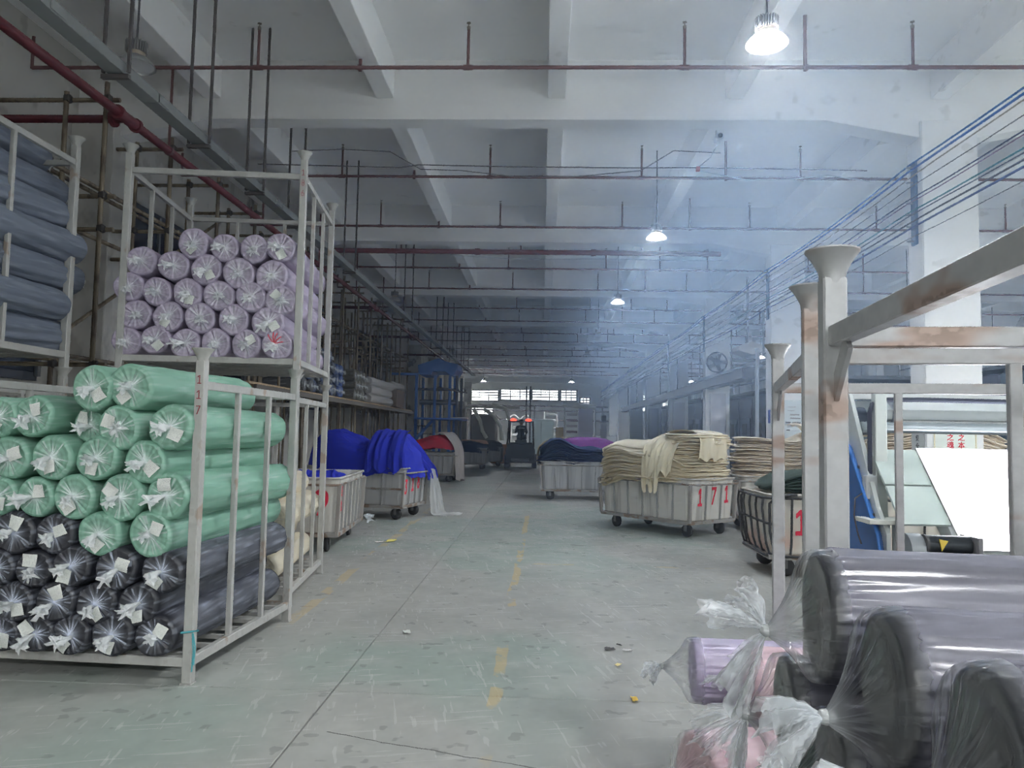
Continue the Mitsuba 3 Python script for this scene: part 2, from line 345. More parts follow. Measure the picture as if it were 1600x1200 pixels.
part(t, 'run', M().tube([(-4.4, YB+.1, 4.71), (-4.4, 40, 4.71)], .047, RP, 16), 'paint')
for y in (1.6, 7.55, 13.5, 19.4, 25.4, 31.3):
    b = part(t, 'branch', M().tube([(-4.4, y, 4.71), (-5.86, y, 4.71)], .042, tuple(c*.7 for c in RP), 14), 'paint')
    part(b, 'flange', M().tube([(-4.52, y, 4.71), (-4.56, y, 4.71)], .085, RP, 14), 'paint')
    part(t, 'coupling', M().tube([(-4.4, y-.19, 4.71), (-4.4, y-.15, 4.71)], .075, RP, 16).tube([(-4.4, y-.14, 4.71), (-4.4, y+.14, 4.71)], .06, RP, 16).tube([(-4.4, y+.15, 4.71), (-4.4, y+.19, 4.71)], .075, RP, 16), 'paint')
for y in np.arange(2.5, 40, 2.97):
    part(t, 'hanger', M().box((-4.4, y, 5.43), (.03, .012, 1.34), PIPE), 'paint')
    part(t, 'hanger_clamp', M().tube([(-4.4, y-.02, 4.71), (-4.4, y+.02, 4.71)], .056, PIPE, 14), 'paint')
t = thing('cross_main', 'dark red water pipe crossing the aisle under the second ceiling beam', 'pipe')
part(t, 'run', M().tube([(-4.4, 15.42, 5.25), (3.6, 15.42, 5.25)], .052, (.15, .045, .055), 14), 'paint')
for x in (-3, -.5, 2): part(t, 'hanger', M().box((x, 15.42, 5.68), (.03, .012, .86), PIPE), 'paint')
for x in (-1.4, 1.0, 3.3): part(t, 'coupling', M().tube([(x-.05, 15.42, 5.25), (x+.05, 15.42, 5.25)], .068, (.15, .045, .055), 14), 'paint')

# ------------------------------------------------------------------ cable tray
GAL = (.15, .16, .16)
t = thing('cable_tray', 'grey steel cable tray hanging along the left of the aisle ceiling', 'cable tray')
X, Z = -3.3, 4.19
ys = np.arange(-6, 36, 3.0)
for a in ys:
    b = a+3.0-.01
    mm = M().box((X, (a+b)/2, Z), (.13, b-a, .008), GAL, ch=0).box((X-.065, (a+b)/2, Z+.04), (.006, b-a, .08), GAL, ch=0).box((X+.065, (a+b)/2, Z+.04), (.006, b-a, .08), GAL, ch=0).box((X, (a+b)/2, Z+.08), (.14, b-a, .006), GAL, ch=0)
    part(t, 'section', mm, 'paint')
for k, y in enumerate(y for y in list(np.arange(1.28, 11, 1.4))+list(np.arange(12.5, 34, 2.8)) if min(abs(y-b) for b in BY) > .2):
    br = part(t, 'bracket', M().box((X, y, Z-.03), (.22, .04, .035), (.05, .045, .045)), 'paint')
    for s in (-.10, .10): part(br, 'rod', M().box((X+s, y, (Z+ZC)/2), (.024, .024, ZC-Z-.004), (.055, .05, .052)), 'paint')
    part(t, 'joint_plate', M().box((X+.072, y+.6, Z+.04), (.008, .16, .065), (.16, .17, .17)), 'paint')
# ------------------------------------------------------------------ steam haze drifting under the ceiling, thicker towards the machine hall
HX0, HX1, HY0, HY1, HZ0, HZ1 = -4.6, 16.8, 3.6, 57.5, .25, 6.06
nx, ny, nzz = 96, 72, 24
gxx, gyy, gzz = np.meshgrid(np.linspace(HX0, HX1, nx), np.linspace(HY0, HY1, ny), np.linspace(HZ0, HZ1, nzz), indexing='ij')
def sst(a, b, x):
    t = np.clip((x-a)/(b-a), 0, 1); return t*t*(3-2*t)
den = (.17+.83*sst(-3.4, 3.0, gxx))*(.34+.66*sst(.8, 4.0, gzz))*(1-.55*sst(24, 42, gyy))*(1-.6*sst(4.5, 10, gxx))*(.32+.68*sst(6.5, 11, gyy))
den = den*(.75+.5*meshkit.fbm(np.stack([gxx*.35, gyy*.3, gzz*.5], -1), 3, 4))
den = den*.72+4.2*np.exp(-((gxx-1.8)/.85)**2)*sst(1.2, 3.9, gzz)*sst(5.2, 4.5, gzz)*sst(24, 19, gyy)*sst(3.6, 5.0, gyy)*(.75+.5*meshkit.fbm(np.stack([gxx*.8, gyy*.7, gzz*.9], -1), 3, 9))  # extra density along the lamp row, shaped to show glow cones
den = np.clip(den/den.max(), .001, 1)
vol = mi.VolumeGrid(np.ascontiguousarray(den.transpose(2, 1, 0)[..., None].astype(np.float32)))
mm = M().box(((HX0+HX1)/2, (HY0+HY1)/2, (HZ0+HZ1)/2), (HX1-HX0, HY1-HY0, HZ1-HZ0), (1, 1, 1), ch=0)
v, f, c = mm.arrays()
scene['haze'] = {**mikit.ply((v, f), {'type': 'null'}), 'interior': {'type': 'heterogeneous', 'scale': HAZE,
    'sigma_t': {'type': 'gridvolume', 'grid': vol, 'to_world': S4().translate([HX0, HY0, HZ0]).scale([HX1-HX0, HY1-HY0, HZ1-HZ0])},
    'albedo': {'type': 'rgb', 'value': [.56, .73, .99]}, 'phase': {'type': 'hg', 'g': .2}}}
labels['haze'] = {'label': 'bluish steam haze in the air under the lamps and among the right columns', 'category': 'haze', 'kind': 'structure'}
# ------------------------------------------------------------------ high bay lamps
scene['lamp_lens'] = pr((.9, .9, .92), .3)
ALU = (.55, .56, .57)
def lamp(x, y, lit, label, L, z=LAMP_Z, group=None):
    t = thing('high_bay_lamp', label, 'lamp', group)
    part(t, 'cord', M().tube([(x, y, z+.25), (x+.006, y, (z+ZC)/2), (x, y, ZC)], .009, (.06, .06, .07), 8), 'matte')
    part(t, 'hook_plate', M().lathe([(.0, z+.22), (.03, z+.22), (.03, z+.232), (.012, z+.26), (.0, z+.265)], (x, y, 0), (.2, .2, .2), 12), 'metal')
    hs = part(t, 'heat_sink', M().lathe([(.0, z+.125), (.062, z+.125), (.062, z+.22), (.0, z+.22)], (x, y, 0), (.16, .16, .17), 20), 'paint')
    mm = M()
    for k in range(26):
        a = k*2*math.pi/26; R = rotz(a)
        mm.box((x+.075*math.cos(a), y+.075*math.sin(a), z+.174), (.034, .006, .092), (.20, .20, .21), R, ch=0)
    part(hs, 'fins', mm, 'paint')
    part(t, 'collar', M().lathe([(.06, z+.090), (.075, z+.095), (.075, z+.125), (.05, z+.125)], (x, y, 0), (.42, .36, .30), 24), 'metal')
    prof = [(.168, z), (.162, z+.012), (.146, z+.034), (.118, z+.062), (.088, z+.085), (.066, z+.096)]
    glow = {'emitter': {'type': 'area', 'radiance': {'type': 'rgb', 'value': [L*SHADE*.98, L*SHADE, L*SHADE*1.02]}}} if lit else {}  # emission added on the reflector to light the ceiling
    part(t, 'reflector', M().lathe(prof, (x, y, 0), ALU, 24), 'lamp_lens' if lit else 'metal', 'reflector with an added glow' if lit else None, **glow)
    part(t, 'reflector_lining', M().lathe([(r-.004, zz) for r, zz in prof[::-1]], (x, y, 0), (.8, .8, .8), 24), 'metal')
    g = np.arange(36)*2*np.pi/36; zl = z+.012
    v = np.vstack([[x, y, zl-.006], np.stack([x+.152*np.cos(g), y+.152*np.sin(g), np.full(36, zl)], 1)])
    f = [[0, (i+1) % 36+1, i+1] for i in range(36)]
    kw = {'emitter': {'type': 'area', 'radiance': {'type': 'rgb', 'value': [L*.98, L*1.0, L*1.01]}}} if lit else {}
    part(t, 'lens', M().add(v, f, (.6, .6, .6)), 'lamp_lens', **kw)
seen = {(1.75, 5.94): 'lit high bay lamp nearest the camera, glowing white over the right of the aisle', (1.78, 12.0): 'lit high bay lamp hanging in the second ceiling bay above the cream fabric cart',
        (1.76, 18.0): 'lit high bay lamp in the third bay, smaller and lower in the photo', (1.75, 46.0): 'tiny lit lamp far down the right of the aisle', (-3.66, 46.5): 'tiny lit lamp far down the left of the aisle',
        (-3.62, 6.3): 'unlit high bay lamp with bell reflector beside the cable tray at upper left'}
for x, y, lit in LAMPS:
    lamp(x, y, lit, seen.get((x, y), f'high bay lamp {"unseen and lit behind the camera" if y < 2 else "unlit deep in the hall"} over the {"right" if x > 0 else "left"} of the aisle, {"nearer" if y in (-.1, 24.1, 18.0) else "farther"} one'), LAMP_FAR if y > 30 else LAMP_BACK if y < -3 else LAMP, group=None if (x, y) in seen else 'other aisle lamps')
for k, (x, y) in enumerate(HALL_LAMPS): lamp(x, y, 1, f'lit hall lamp on the right, {ords[k % 7]} of the {"row nearest the aisle" if x < 10 else "added unseen row by the right wall"}', LAMP_HALL, group='machine hall lamps')

# ------------------------------------------------------------------ wires
rng = random.Random(5)
cabs = [(4.84, .011, (.03, .14, .36), 'blue'), (4.755, .013, (.03, .13, .40), 'thick blue'), (4.655, .008, (.30, .27, .24), 'tan'), (4.565, .006, (.16, .16, .17), 'thin grey'), (4.40, .008, (.05, .07, .13), 'dark blue'),
        (4.345, .006, (.20, .14, .22), 'thin violet'), (4.26, .009, (.06, .22, .26), 'green blue'), (4.21, .007, (.10, .12, .17), 'slate'), (4.11, .010, (.05, .06, .09), 'black'), (4.06, .012, (.05, .09, .22), 'navy'), (3.93, .005, (.14, .15, .17), 'lowest thin grey')]
for k, (z, r, c, nm) in enumerate(cabs):
    pts = []
    stops = [YB+.2]+[y for y in BY]+[56.0]
    for a, b in zip(stops, stops[1:]):
        sag = rng.uniform(.02, .06)
        for q in np.linspace(0, 1, 9)[:-1]: pts.append((4.40-.02*(k % 3)+.012*math.sin(3*q+k), a+(b-a)*q, z-sag*4*q*(1-q)+(.0 if (b-a) < 7 else 0)))
    pts.append((4.40, 56.0, z))
    single('cable', M().tube(pts, r, c, 6), 'paint', f'{nm} cable strung along the columns on the right, {["topmost", "second", "third", "fourth", "fifth", "sixth", "seventh", "eighth", "ninth", "tenth", "lowest"][k]} of the bundle', 'cable', 'cables strung along the columns')
for k, y in enumerate(BY[2:6]):
    t = thing('cable_bracket', f'blue steel cable bracket on the aisle side of the {ords[k]} column', 'bracket', 'cable brackets')
    part(t, 'plate', M().box((4.455, y-.02, 4.37), (.03, .12, 1.02), (.09, .16, .28)), 'paint')
    for z, r, c, nm in cabs[::2]: part(t, 'insulator', M().tube([(4.455, y-.02, z-.03), (4.36, y-.02, z-.03)], .012, (.25, .28, .32), 8), 'paint')
def wire(name, pts, r, c, label): single(name, M().tube(pts, r, c, 6), 'paint', label, 'cable')
wire('ceiling_wire', [(-4.0, 10.1, 5.16), (-2.0, 10.1, 5.12), (-1.75, 10.1, 5.16), (-.6, 10.1, 5.14), (1.0, 10.1, 5.13), (2.1, 10.1, 5.14), (4.3, 10.1, 5.11)], .008, (.12, .12, .13), 'straight grey wire strung across the second ceiling bay')
wire('ceiling_wire', [(-3.6, 10.3, 5.42), (-2.9, 10.3, 5.45), (-2.2, 10.3, 5.42), (-1.75, 10.25, 5.15), (-1.2, 10.2, 5.12), (-.4, 10.2, 5.03), (.4, 10.2, 5.04), (1.3, 10.2, 5.13), (1.75, 10.25, 5.43), (2.4, 10.3, 5.42)], .007, (.16, .16, .17), 'sagging grey wire looping across the second ceiling bay')
wire('ceiling_wire', [(2.05, 10.15, 5.12), (2.7, 10.15, 4.99), (3.3, 10.15, 5.0), (3.8, 10.15, 5.06), (4.35, 10.15, 4.98)], .007, (.55, .58, .62), 'pale wire sagging from the camera towards the first column on the right')
wire('ceiling_wire', [(-2.0, 15.6, 5.22), (-.4, 15.6, 5.14), (1.2, 15.6, 5.17), (2.6, 15.6, 5.15), (3.8, 15.6, 5.16)], .007, (.5, .52, .56), 'pale wire hanging below the second ceiling beam')
t = thing('security_camera', 'small white security camera on an arm under the ceiling joist right of the aisle', 'camera')
part(t, 'arm', M().tube([(2.27, 10.0, 5.62), (2.27, 10.0, 5.5), (2.27, 9.9, 5.46)], .012, (.5, .5, .5), 8), 'paint')
part(t, 'body', M().box((2.27, 9.86, 5.45), (.10, .2, .085), (.62, .64, .67), ch=.02), 'paint')
part(t, 'lens', M().tube([(2.27, 9.77, 5.45), (2.27, 9.75, 5.45)], .03, DARK, 14), 'gloss')
part(t, 'drop_cable', M().tube([(2.3, 9.95, 5.45), (2.2, 10.02, 5.25), (2.05, 10.1, 5.14)], .008, (.4, .42, .45), 6), 'paint')
part(t, 'connector', M().box((2.05, 10.1, 5.12), (.05, .05, .06), (.5, .12, .1)), 'paint')
# ------------------------------------------------------------------ lettering
def digits(text, h, depth, col, vertical=False, squeeze=.8):
    m = M()
    if vertical:
        for k, ch in enumerate(text):
            t = meshkit.text_mesh(ch, h, depth); v = np.array(t.vertices)*[squeeze, 1, 1]; v[:, 0] -= (v[:, 0].max()+v[:, 0].min())/2; v[:, 1] -= k*h*1.75
            m.add(v[t.faces.reshape(-1)], np.arange(len(t.faces)*3).reshape(-1, 3), col)
    else:
        t = meshkit.text_mesh(text, h, depth, True); v = np.array(t.vertices)*[squeeze, 1, 1]; v[:, 0] -= (v[:, 0].max()+v[:, 0].min())/2
        m.add(v[t.faces.reshape(-1)], np.arange(len(t.faces)*3).reshape(-1, 3), col)
    return m
def on_face(m, right, up, pos):
    """Lays lettering made in the xy plane on a face: its x along right, its y along up."""
    r, u = np.asarray(right, float), np.asarray(up, float); return m.tf(np.stack([r, u, np.cross(r, u)], 1), pos)

# ------------------------------------------------------------------ stacking racks
def rack(label, FL, FR, RR, RL, z0, text=None, mat='rack_steel', bars=2, front_rail=False, rear_bars=2, group='stacking fabric racks', left_side=True, H=1.975, rail_z=1.755, side_fracs=None):
    t = thing('stacking_rack', label, 'rack', group)
    P = [np.array([*p, z0]) for p in (FL, FR, RR, RL)]; ex = (P[1]-P[0])/np.linalg.norm(P[1]-P[0]); ey = (P[2]-P[1])/np.linalg.norm(P[2]-P[1])
    for i, p in enumerate(P):
        k = part(t, 'post', M().bar(p+[0, 0, .005], p+[0, 0, H-.07], .058, .058, up=ex), mat)
        part(k, 'cup', M().lathe([(.030, H-.085), (.034, H-.055), (.050, H-.025), (.066, H-.004), (.066, H), (.060, H), (.03, H-.05), (.0, H-.05)], p, (.5, .5, .5), 20, 30), mat)
        part(k, 'foot', M().bar(p, p+[0, 0, .008], .07, .07, up=ex), mat)
    for k, ch in enumerate(text or ''): part(t, 'painted_digit', on_face(digits(ch, .052, .0015, (.22, .05, .06), True), ex, (0, 0, 1), P[1]+[0, 0, 1.76-.091*k]-ey*.0295), 'matte', 'faded red painted digit '+ch)
    Z = lambda z: np.array([0, 0, z])
    for a, b in ((0, 1), (1, 2), (2, 3), (3, 0)):
        part(t, 'bottom_rail', M().bar(P[a]+Z(.125), P[b]+Z(.125), .04, .055), mat)
    for a, b in ([(1, 2), (3, 0)] if left_side else [(1, 2)]):
        part(t, 'side_rail', M().bar(P[a]+Z(rail_z), P[b]+Z(rail_z), .036, .05), mat)
        for q in (((1-np.array(side_fracs)) if a == 3 else side_fracs) if side_fracs else (np.arange(bars)+1)/(bars+1)): part(t, 'side_bar', M().bar(P[a]*(1-q)+P[b]*q+Z(.15), P[a]*(1-q)+P[b]*q+Z(rail_z-.02), .034, .034, up=ex), mat)
    part(t, 'rear_rail', M().bar(P[2]+Z(rail_z), P[3]+Z(rail_z), .036, .045), mat)
    if front_rail: part(t, 'front_rail', M().bar(P[0]+Z(rail_z), P[1]+Z(rail_z), .036, .05), mat)
    for q in (np.arange(rear_bars)+1)/(rear_bars+1): part(t, 'rear_bar', M().bar(P[2]*(1-q)+P[3]*q+Z(.15), P[2]*(1-q)+P[3]*q+Z(rail_z-.02), .034, .034, up=ex), mat)
    for q in np.linspace(.08, .92, 7): part(t, 'base_tube', M().bar(P[0]*(1-q)+P[3]*q+Z(.128), P[1]*(1-q)+P[2]*q+Z(.128), .03, .03), mat)
    return t

# ------------------------------------------------------------------ plastic wrapped fabric rolls
ROLL_N, FACE_N = 72, 11
def roll_mesh(L, r, col, seed, film=(.78, .82, .84), wrinkle=.0035, oval=.05, streak=1.0, hood=0.0):
    """A fabric roll in a clear plastic bag, along +y from its tied face at y=0. Vertex colours carry the fabric, its spiral of layers and the whitish gathered film."""
    rg = np.random.default_rng(seed); n = ROLL_N*1; th = np.arange(n)*2*np.pi/n
    ov = 1+oval*np.cos(2*(th-rg.uniform(0, 6)))*rg.uniform(.4, 1)+oval*.5*np.cos(6*(th-rg.uniform(0, 6)))*rg.uniform(.2, 1)
    pl = np.zeros(n)
    for k in (9, 13, 17, 22): pl += np.sin(k*th+rg.uniform(0, 6.3))
    pl /= 3.0
    radial = rg.random(n); radial2 = rg.random(n); radial3 = rg.random(n)
    prof = []
    sh = r*.34
    for q in np.linspace(.06, .80, FACE_N): prof.append((q*r, sh*.16-sh*.38*(1-q)**2*0+.012*(1-q), 'f', q))
    for a in np.linspace(.15, 1, 6)*np.pi/2: prof.append((r-.20*r*(1-math.sin(a)), sh*.16+.20*r*1.2*(1-math.cos(a)), 's', a))
    y0 = prof[-1][1]
    ys = np.linspace(0, 1, 17)[1:]
    for q in ys: prof.append((r, y0+(L-y0-.05)*q, 'b', q))
    for a in (.5, 1.0, 1.4): prof.append((r*(1-.25*(1-math.cos(a))), L-.05+.05*math.sin(a), 'e', a))
    prof.append((.01, L+.004, 'e', 0))
    V, Sh, W = [], [], []
    sp = rg.uniform(0, 6); bx = rg.uniform(-1, 1, 3)
    for (rr, y, kind, q) in prof:
        rad = rr*ov; yy = np.full(n, y); sh_ = np.ones(n); w = np.zeros(n)
        if kind == 'f':
            yy = yy + pl*.0045*(.4+q) - .018*np.maximum(0, .28-q)/.28
            spiral = .5+.5*np.sin(rr*2*np.pi/.0085*.25+th+sp)
            sh_ = .80+.30*spiral*(.4+.6*q)
            w = np.clip(1.0*(1-q)**4.2+.62*(radial > .80)*np.exp(-((q-.30)/(.10+.34*radial2))**2)+.35*(radial3 > .93)*(q > .45), 0, .92)*streak
        elif kind == 's':
            yy = yy+pl*.004*math.cos(q); rad = rad+pl*.0022*math.cos(q); w = .10*(radial > .75)*streak
        elif kind == 'b':
            P = np.stack([np.cos(th)*2.1, np.full(n, y*1.8)+bx[0]*9, np.sin(th)*2.1], 1)
            w1 = meshkit.fbm(P*[1.6, 2.6, 1.6]+seed, 3, seed)-.5; rad = rad+wrinkle*2.6*w1+wrinkle*.7*np.sin(11*th+y*9*bx[1]+bx[2]*5)
            w = np.clip(meshkit.fbm(P*[3, 5, 3]+seed*3, 3, seed+2)-.55, 0, 1)*.9*streak+(.075 if max(col) < .03 else 0)
        V.append(np.stack([rad*np.cos(th), yy, rad*np.sin(th)], 1)); Sh.append(sh_); W.append(w)
    V.insert(0, np.tile([0, V[0][:, 1].mean()-.003, 0], (n, 1))); Sh.insert(0, np.ones(n)); W.insert(0, np.full(n, .95))
    m = M(); m.grid(np.array(V), wrap=True)
    v, f, _ = m.arrays(); return (v, f), roll_uv(col, film, np.array(Sh).ravel(), np.array(W).ravel())
def tuft_mesh(seed, length=.075, spread=.034, neck=.011, droop=.03, n=22, rows=9, col=(.80, .84, .87), side=(0, 0), burst=1.6):
    """The gathered, tied-off tail of a plastic bag: a fluted, crumpled funnel along -y."""
    rg = np.random.default_rng(seed); th = np.arange(n)*2*np.pi/n; V = []
    ph = rg.uniform(0, 6.3, 4)
    for k in range(rows):
        q = k/(rows-1); rad = neck+(spread-neck)*q**burst
        fl = 1+.55*q*np.sin(5*th+ph[0])+.35*q*np.sin(9*th+ph[1]+q*2)+.3*q*rg.normal(size=n)
        y = -length*q+rg.normal(size=n)*.12*length*q*q
        cx = side[0]*q*q+.004*math.sin(q*5+ph[2]); cz = side[1]*q*q-droop*q*q
        V.append(np.stack([cx+rad*fl*np.cos(th), y, cz+rad*.75*fl*np.sin(th)], 1))
    return M().grid(np.array(V), col, wrap=True)
def paper_mesh(seed, s=.074):
    g = np.linspace(-.5, .5, 5); a, b = np.meshgrid(g, g, indexing='ij'); rg = np.random.default_rng(seed)
    bend = rg.uniform(-.012, .012, 2); y = bend[0]*(a*2)**2+bend[1]*(a*2)*(b*2)
    asp = rg.uniform(.85, 1.15)
    return np.stack([a*s, y, b*s*asp], -1), np.stack([a.ravel()+.5, .5-b.ravel()], 1)
ROLLS, TUFTS, PAPERS = {}, [], []
for k in range(8):
    TUFTS.append(mikit.ply(tuft_mesh(k+50, side=(random.Random(k).uniform(-.05, .02), random.Random(k+9).uniform(-.02, .02))).arrays()[:2], 'film_white', smooth=True, uv=np.tile(colour_uv((.92, .94, .95)), (22*9, 1))))
    pv, puv = paper_mesh(k); mm = M().grid(pv); v, f, c = mm.arrays()
    PAPERS.append(mikit.ply((v, f), two({'type': 'ref', 'id': 'paper_label'}) if False else 'paper_label', smooth=True, uv=puv))
def wrapped_roll(label, pos, d, L, r, col, colname, seed, group, cat='fabric roll', knot=True, paper=True, streak=1.0, name='fabric_roll', wrinkle=.0035, knot_scale=1.0):
    rg = random.Random(seed); var = seed % 6; key = (colname, var, round(L, 2))
    if key not in ROLLS:
        vf, uv = roll_mesh(L, .130, col, var+17*len(colname), streak=streak, wrinkle=wrinkle, film=(.62, .68, .82) if colname == 'black' else (.78, .82, .84)); ROLLS[key] = mikit.ply(vf, 'wrapped', smooth=True, uv=uv)
    t = thing(name, label, cat, group)
    F = frame(d); s = r/.130; spin = rg.uniform(0, 6.28)
    Rm = np.eye(4); Rm[:3, :3] = F @ np.array([[math.cos(spin)*s, 0, math.sin(spin)*s], [0, 1, 0], [-math.sin(spin)*s, 0, math.cos(spin)*s]]); Rm[:3, 3] = pos
    part(t, 'fabric', {**ROLLS[key], 'to_world': S4(Rm.tolist())}, None)
    pos = np.asarray(pos, float)
    if knot:
        s2 = rg.uniform(.85, 1.15)*knot_scale; a = rg.uniform(-.5, .5); off = F @ np.array([rg.uniform(-.015, .015), .006, rg.uniform(-.015, .015)])
        K = np.eye(4); K[:3, :3] = F @ np.array([[math.cos(a), 0, math.sin(a)], [0, 1, 0], [-math.sin(a), 0, math.cos(a)]])*s2; K[:3, 3] = pos+off
        part(t, 'plastic_knot', {**TUFTS[seed % 8], 'to_world': S4(K.tolist())}, None)
    if paper:
        a = rg.uniform(0, 6.28); pa = rg.choice([.6, -.7, 2.3, 1.4, -1.9, -1.2]) + rg.uniform(-.3, .3); rad = r*rg.uniform(.40, .52)
        q = np.eye(4); tilt = rg.uniform(-.12, .12)
        q[:3, :3] = F @ np.array([[math.cos(a), 0, math.sin(a)], [0, 1, 0], [-math.sin(a), 0, math.cos(a)]]) @ np.array([[1, 0, 0], [0, math.cos(tilt), -math.sin(tilt)], [0, math.sin(tilt), math.cos(tilt)]])
        q[:3, 3] = pos+F @ np.array([rad*math.cos(pa), -.010, rad*math.sin(pa)])
        part(t, 'paper_tag', {**PAPERS[seed % 8], 'to_world': S4(q.tolist())}, None, 'white paper tag')
    return t

GREEN, BLACKF, LILAC, SLATE, CREAMF = (.165, .325, .245), (.014, .015, .021), (.36, .31, .41), (.115, .135, .175), (.60, .55, .43)
NTH = ['first', 'second', 'third', 'fourth', 'fifth', 'sixth', 'seventh']
# the front rack with green rolls over black ones
rack('front stacking rack on the left, numbered 117, filled with green and black rolls', (-3.53, 4.53), (-2.05, 4.457), (-1.975, 5.945), (-3.46, 6.02), 0, '117')
g_rows = [[(-2.681,4.368,1.722,.13),(-2.455,4.38,1.734,.137)],
 [(-3.223,4.341,1.536,.121),(-3.021,4.351,1.548,.125),(-2.748,4.48,1.50,.107),(-2.514,4.377,1.49,.13),(-2.206,4.392,1.50,.134)],
 [(-3.148,4.345,1.301,.125),(-2.894,4.358,1.305,.129),(-2.632,4.371,1.307,.13),(-2.346,4.385,1.29,.126)],
 [(-3.201,4.342,1.071,.118),(-2.977,4.354,1.072,.114),(-2.753,4.365,1.076,.129),(-2.477,4.379,1.077,.137),(-2.208,4.392,1.09,.134)],
 [(-2.592,4.373,.863,.13),(-2.294,4.388,.865,.134)]]
k_rows = [[(-3.091,4.348,.862,.126),(-2.853,4.36,.858,.118)],
 [(-3.182,4.343,.657,.11),(-2.963,4.354,.653,.111),(-2.745,4.365,.672,.118),(-2.485,4.378,.662,.126),(-2.216,4.392,.648,.123)],
 [(-3.073,4.349,.46,.118),(-2.826,4.361,.468,.118),(-2.592,4.373,.461,.122),(-2.348,4.385,.458,.123)],
 [(-3.128,4.346,.277,.104),(-2.929,4.356,.28,.107),(-2.729,4.366,.277,.115),(-2.489,4.378,.284,.126),(-2.237,4.391,.28,.123)]]
D0 = (.05, .9987, 0)
sd = 100
wn = {1: 'only', 2: 'two', 4: 'four', 5: 'five'}
for ri, row in enumerate(g_rows):
    for ci, (x, y, z, r) in enumerate(row):
        sd += 1; dj = (D0[0]+random.Random(sd).uniform(-.02, .02), 1, random.Random(sd+1).uniform(-.01, .01))
        wrapped_roll(f'green roll in plastic, {NTH[ci]} from left in the {["top", "second", "third", "fourth", "lowest"][ri]} green row, rack 117', (x, y, z), dj, 1.58+random.Random(sd).choice([-.06, 0, .06]), r*1.02, GREEN, 'green', sd, 'green rolls in the front rack')
for ri, row in enumerate(k_rows):
    for ci, (x, y, z, r) in enumerate(row):
        sd += 1; dj = (D0[0]+random.Random(sd).uniform(-.02, .02), 1, random.Random(sd+1).uniform(-.01, .01))
        wrapped_roll(f'black roll in plastic, {NTH[ci]} from left in the {["top", "second", "third", "bottom"][ri]} black row, rack 117', (x, y, z), dj, 1.58, r*1.03, BLACKF, 'black', sd, 'black rolls in the front rack')
# the rack behind it, with cream rolls, and the lilac rack stacked on that
FL, FR, RR, RL = (-3.60, 6.26), (-2.125, 6.42), (-2.30, 7.92), (-3.775, 7.76)
rack('lower stacking rack behind rack 117, holding cream rolls', FL, FR, RR, RL, 0)
rack('upper stacking rack numbered 186, holding lilac rolls', FL, FR, RR, RL, 1.955, '186', front_rail=True)
dl = np.array(RR)-np.array(FR); dl = (dl[0]/1.51, dl[1]/1.51, 0)
cream = [(-2.36, 6.40, .30, .13), (-2.62, 6.37, .29, .13), (-2.90, 6.34, .29, .13), (-3.18, 6.31, .29, .13), (-3.45, 6.28, .29, .13), (-2.50, 6.40, .52, .125), (-2.76, 6.36, .515, .125), (-2.30, 6.42, .73, .14), (-2.62, 6.38, .735, .125), (-2.40, 6.40, .95, .12), (-3.04, 6.33, .515, .125)]
for i, (x, y, z, r) in enumerate(cream):
    sd += 1; wrapped_roll(f'cream roll in the rack behind rack 117, {["bottom row nearest the aisle", "bottom row second from the aisle", "bottom row third from the aisle", "bottom row fourth from the aisle", "bottom row fifth from the aisle", "second row nearest the aisle", "second row second from the aisle", "third row nearest the aisle", "third row second from the aisle", "top of the pile", "second row third from the aisle"][i]}', (x, y, z), dl, 1.6, r, CREAMF, 'cream', sd, 'cream rolls in the rack behind', streak=.5)
lil = [[(-3.547,6.241,2.224,.127),(-3.311,6.265,2.242,.127),(-3.061,6.29,2.216,.128),(-2.806,6.316,2.222,.128),(-2.549,6.341,2.218,.129),(-2.291,6.367,2.225,.135)],
 [(-3.485,6.248,2.451,.132),(-3.215,6.275,2.442,.133),(-2.949,6.301,2.439,.134),(-2.665,6.33,2.431,.134),(-2.374,6.359,2.417,.14)],
 [(-3.55,6.241,2.691,.132),(-3.315,6.265,2.655,.127),(-3.06,6.29,2.651,.128),(-2.797,6.316,2.637,.134),(-2.529,6.343,2.634,.134),(-2.274,6.369,2.609,.135)],
 [(-3.461,6.25,2.916,.132),(-3.188,6.277,2.886,.133),(-2.914,6.305,2.862,.134),(-2.639,6.332,2.837,.14),(-2.358,6.36,2.824,.14)],
 [(-3.032,6.293,3.086,.133),(-2.767,6.319,3.056,.123),(-2.519,6.344,3.054,.124),(-2.292,6.367,3.073,.13)]]
for ri, row in enumerate(lil):
    for ci, (x, y, z, r) in enumerate(row):
        sd += 1; red = ri == 0 and ci == 5
        t = wrapped_roll(f'lilac roll, {NTH[ci]} from left in the {["bottom", "second", "third", "fourth", "top"][ri]} row, rack 186' + (', tied with red string' if red else ''), (x, y, z), dl, 1.62, r*1.0, LILAC, 'lilac', sd, 'lilac rolls in the upper rack', streak=.8, paper=(sd % 3 == 0))
        if red:
            mm = M()
            for a in (.2, .7, 1.2, 1.6, 2.2): mm.tube([(x-.02, y-.01, z), (x-.02+.05*math.cos(a), y-.035, z+.06*math.sin(a)), (x-.02+.085*math.cos(a), y-.02, z+.10*math.sin(a))], .004, (.65, .06, .09), 6)
            part(t, 'red_string', mm, 'matte', 'red tie string')
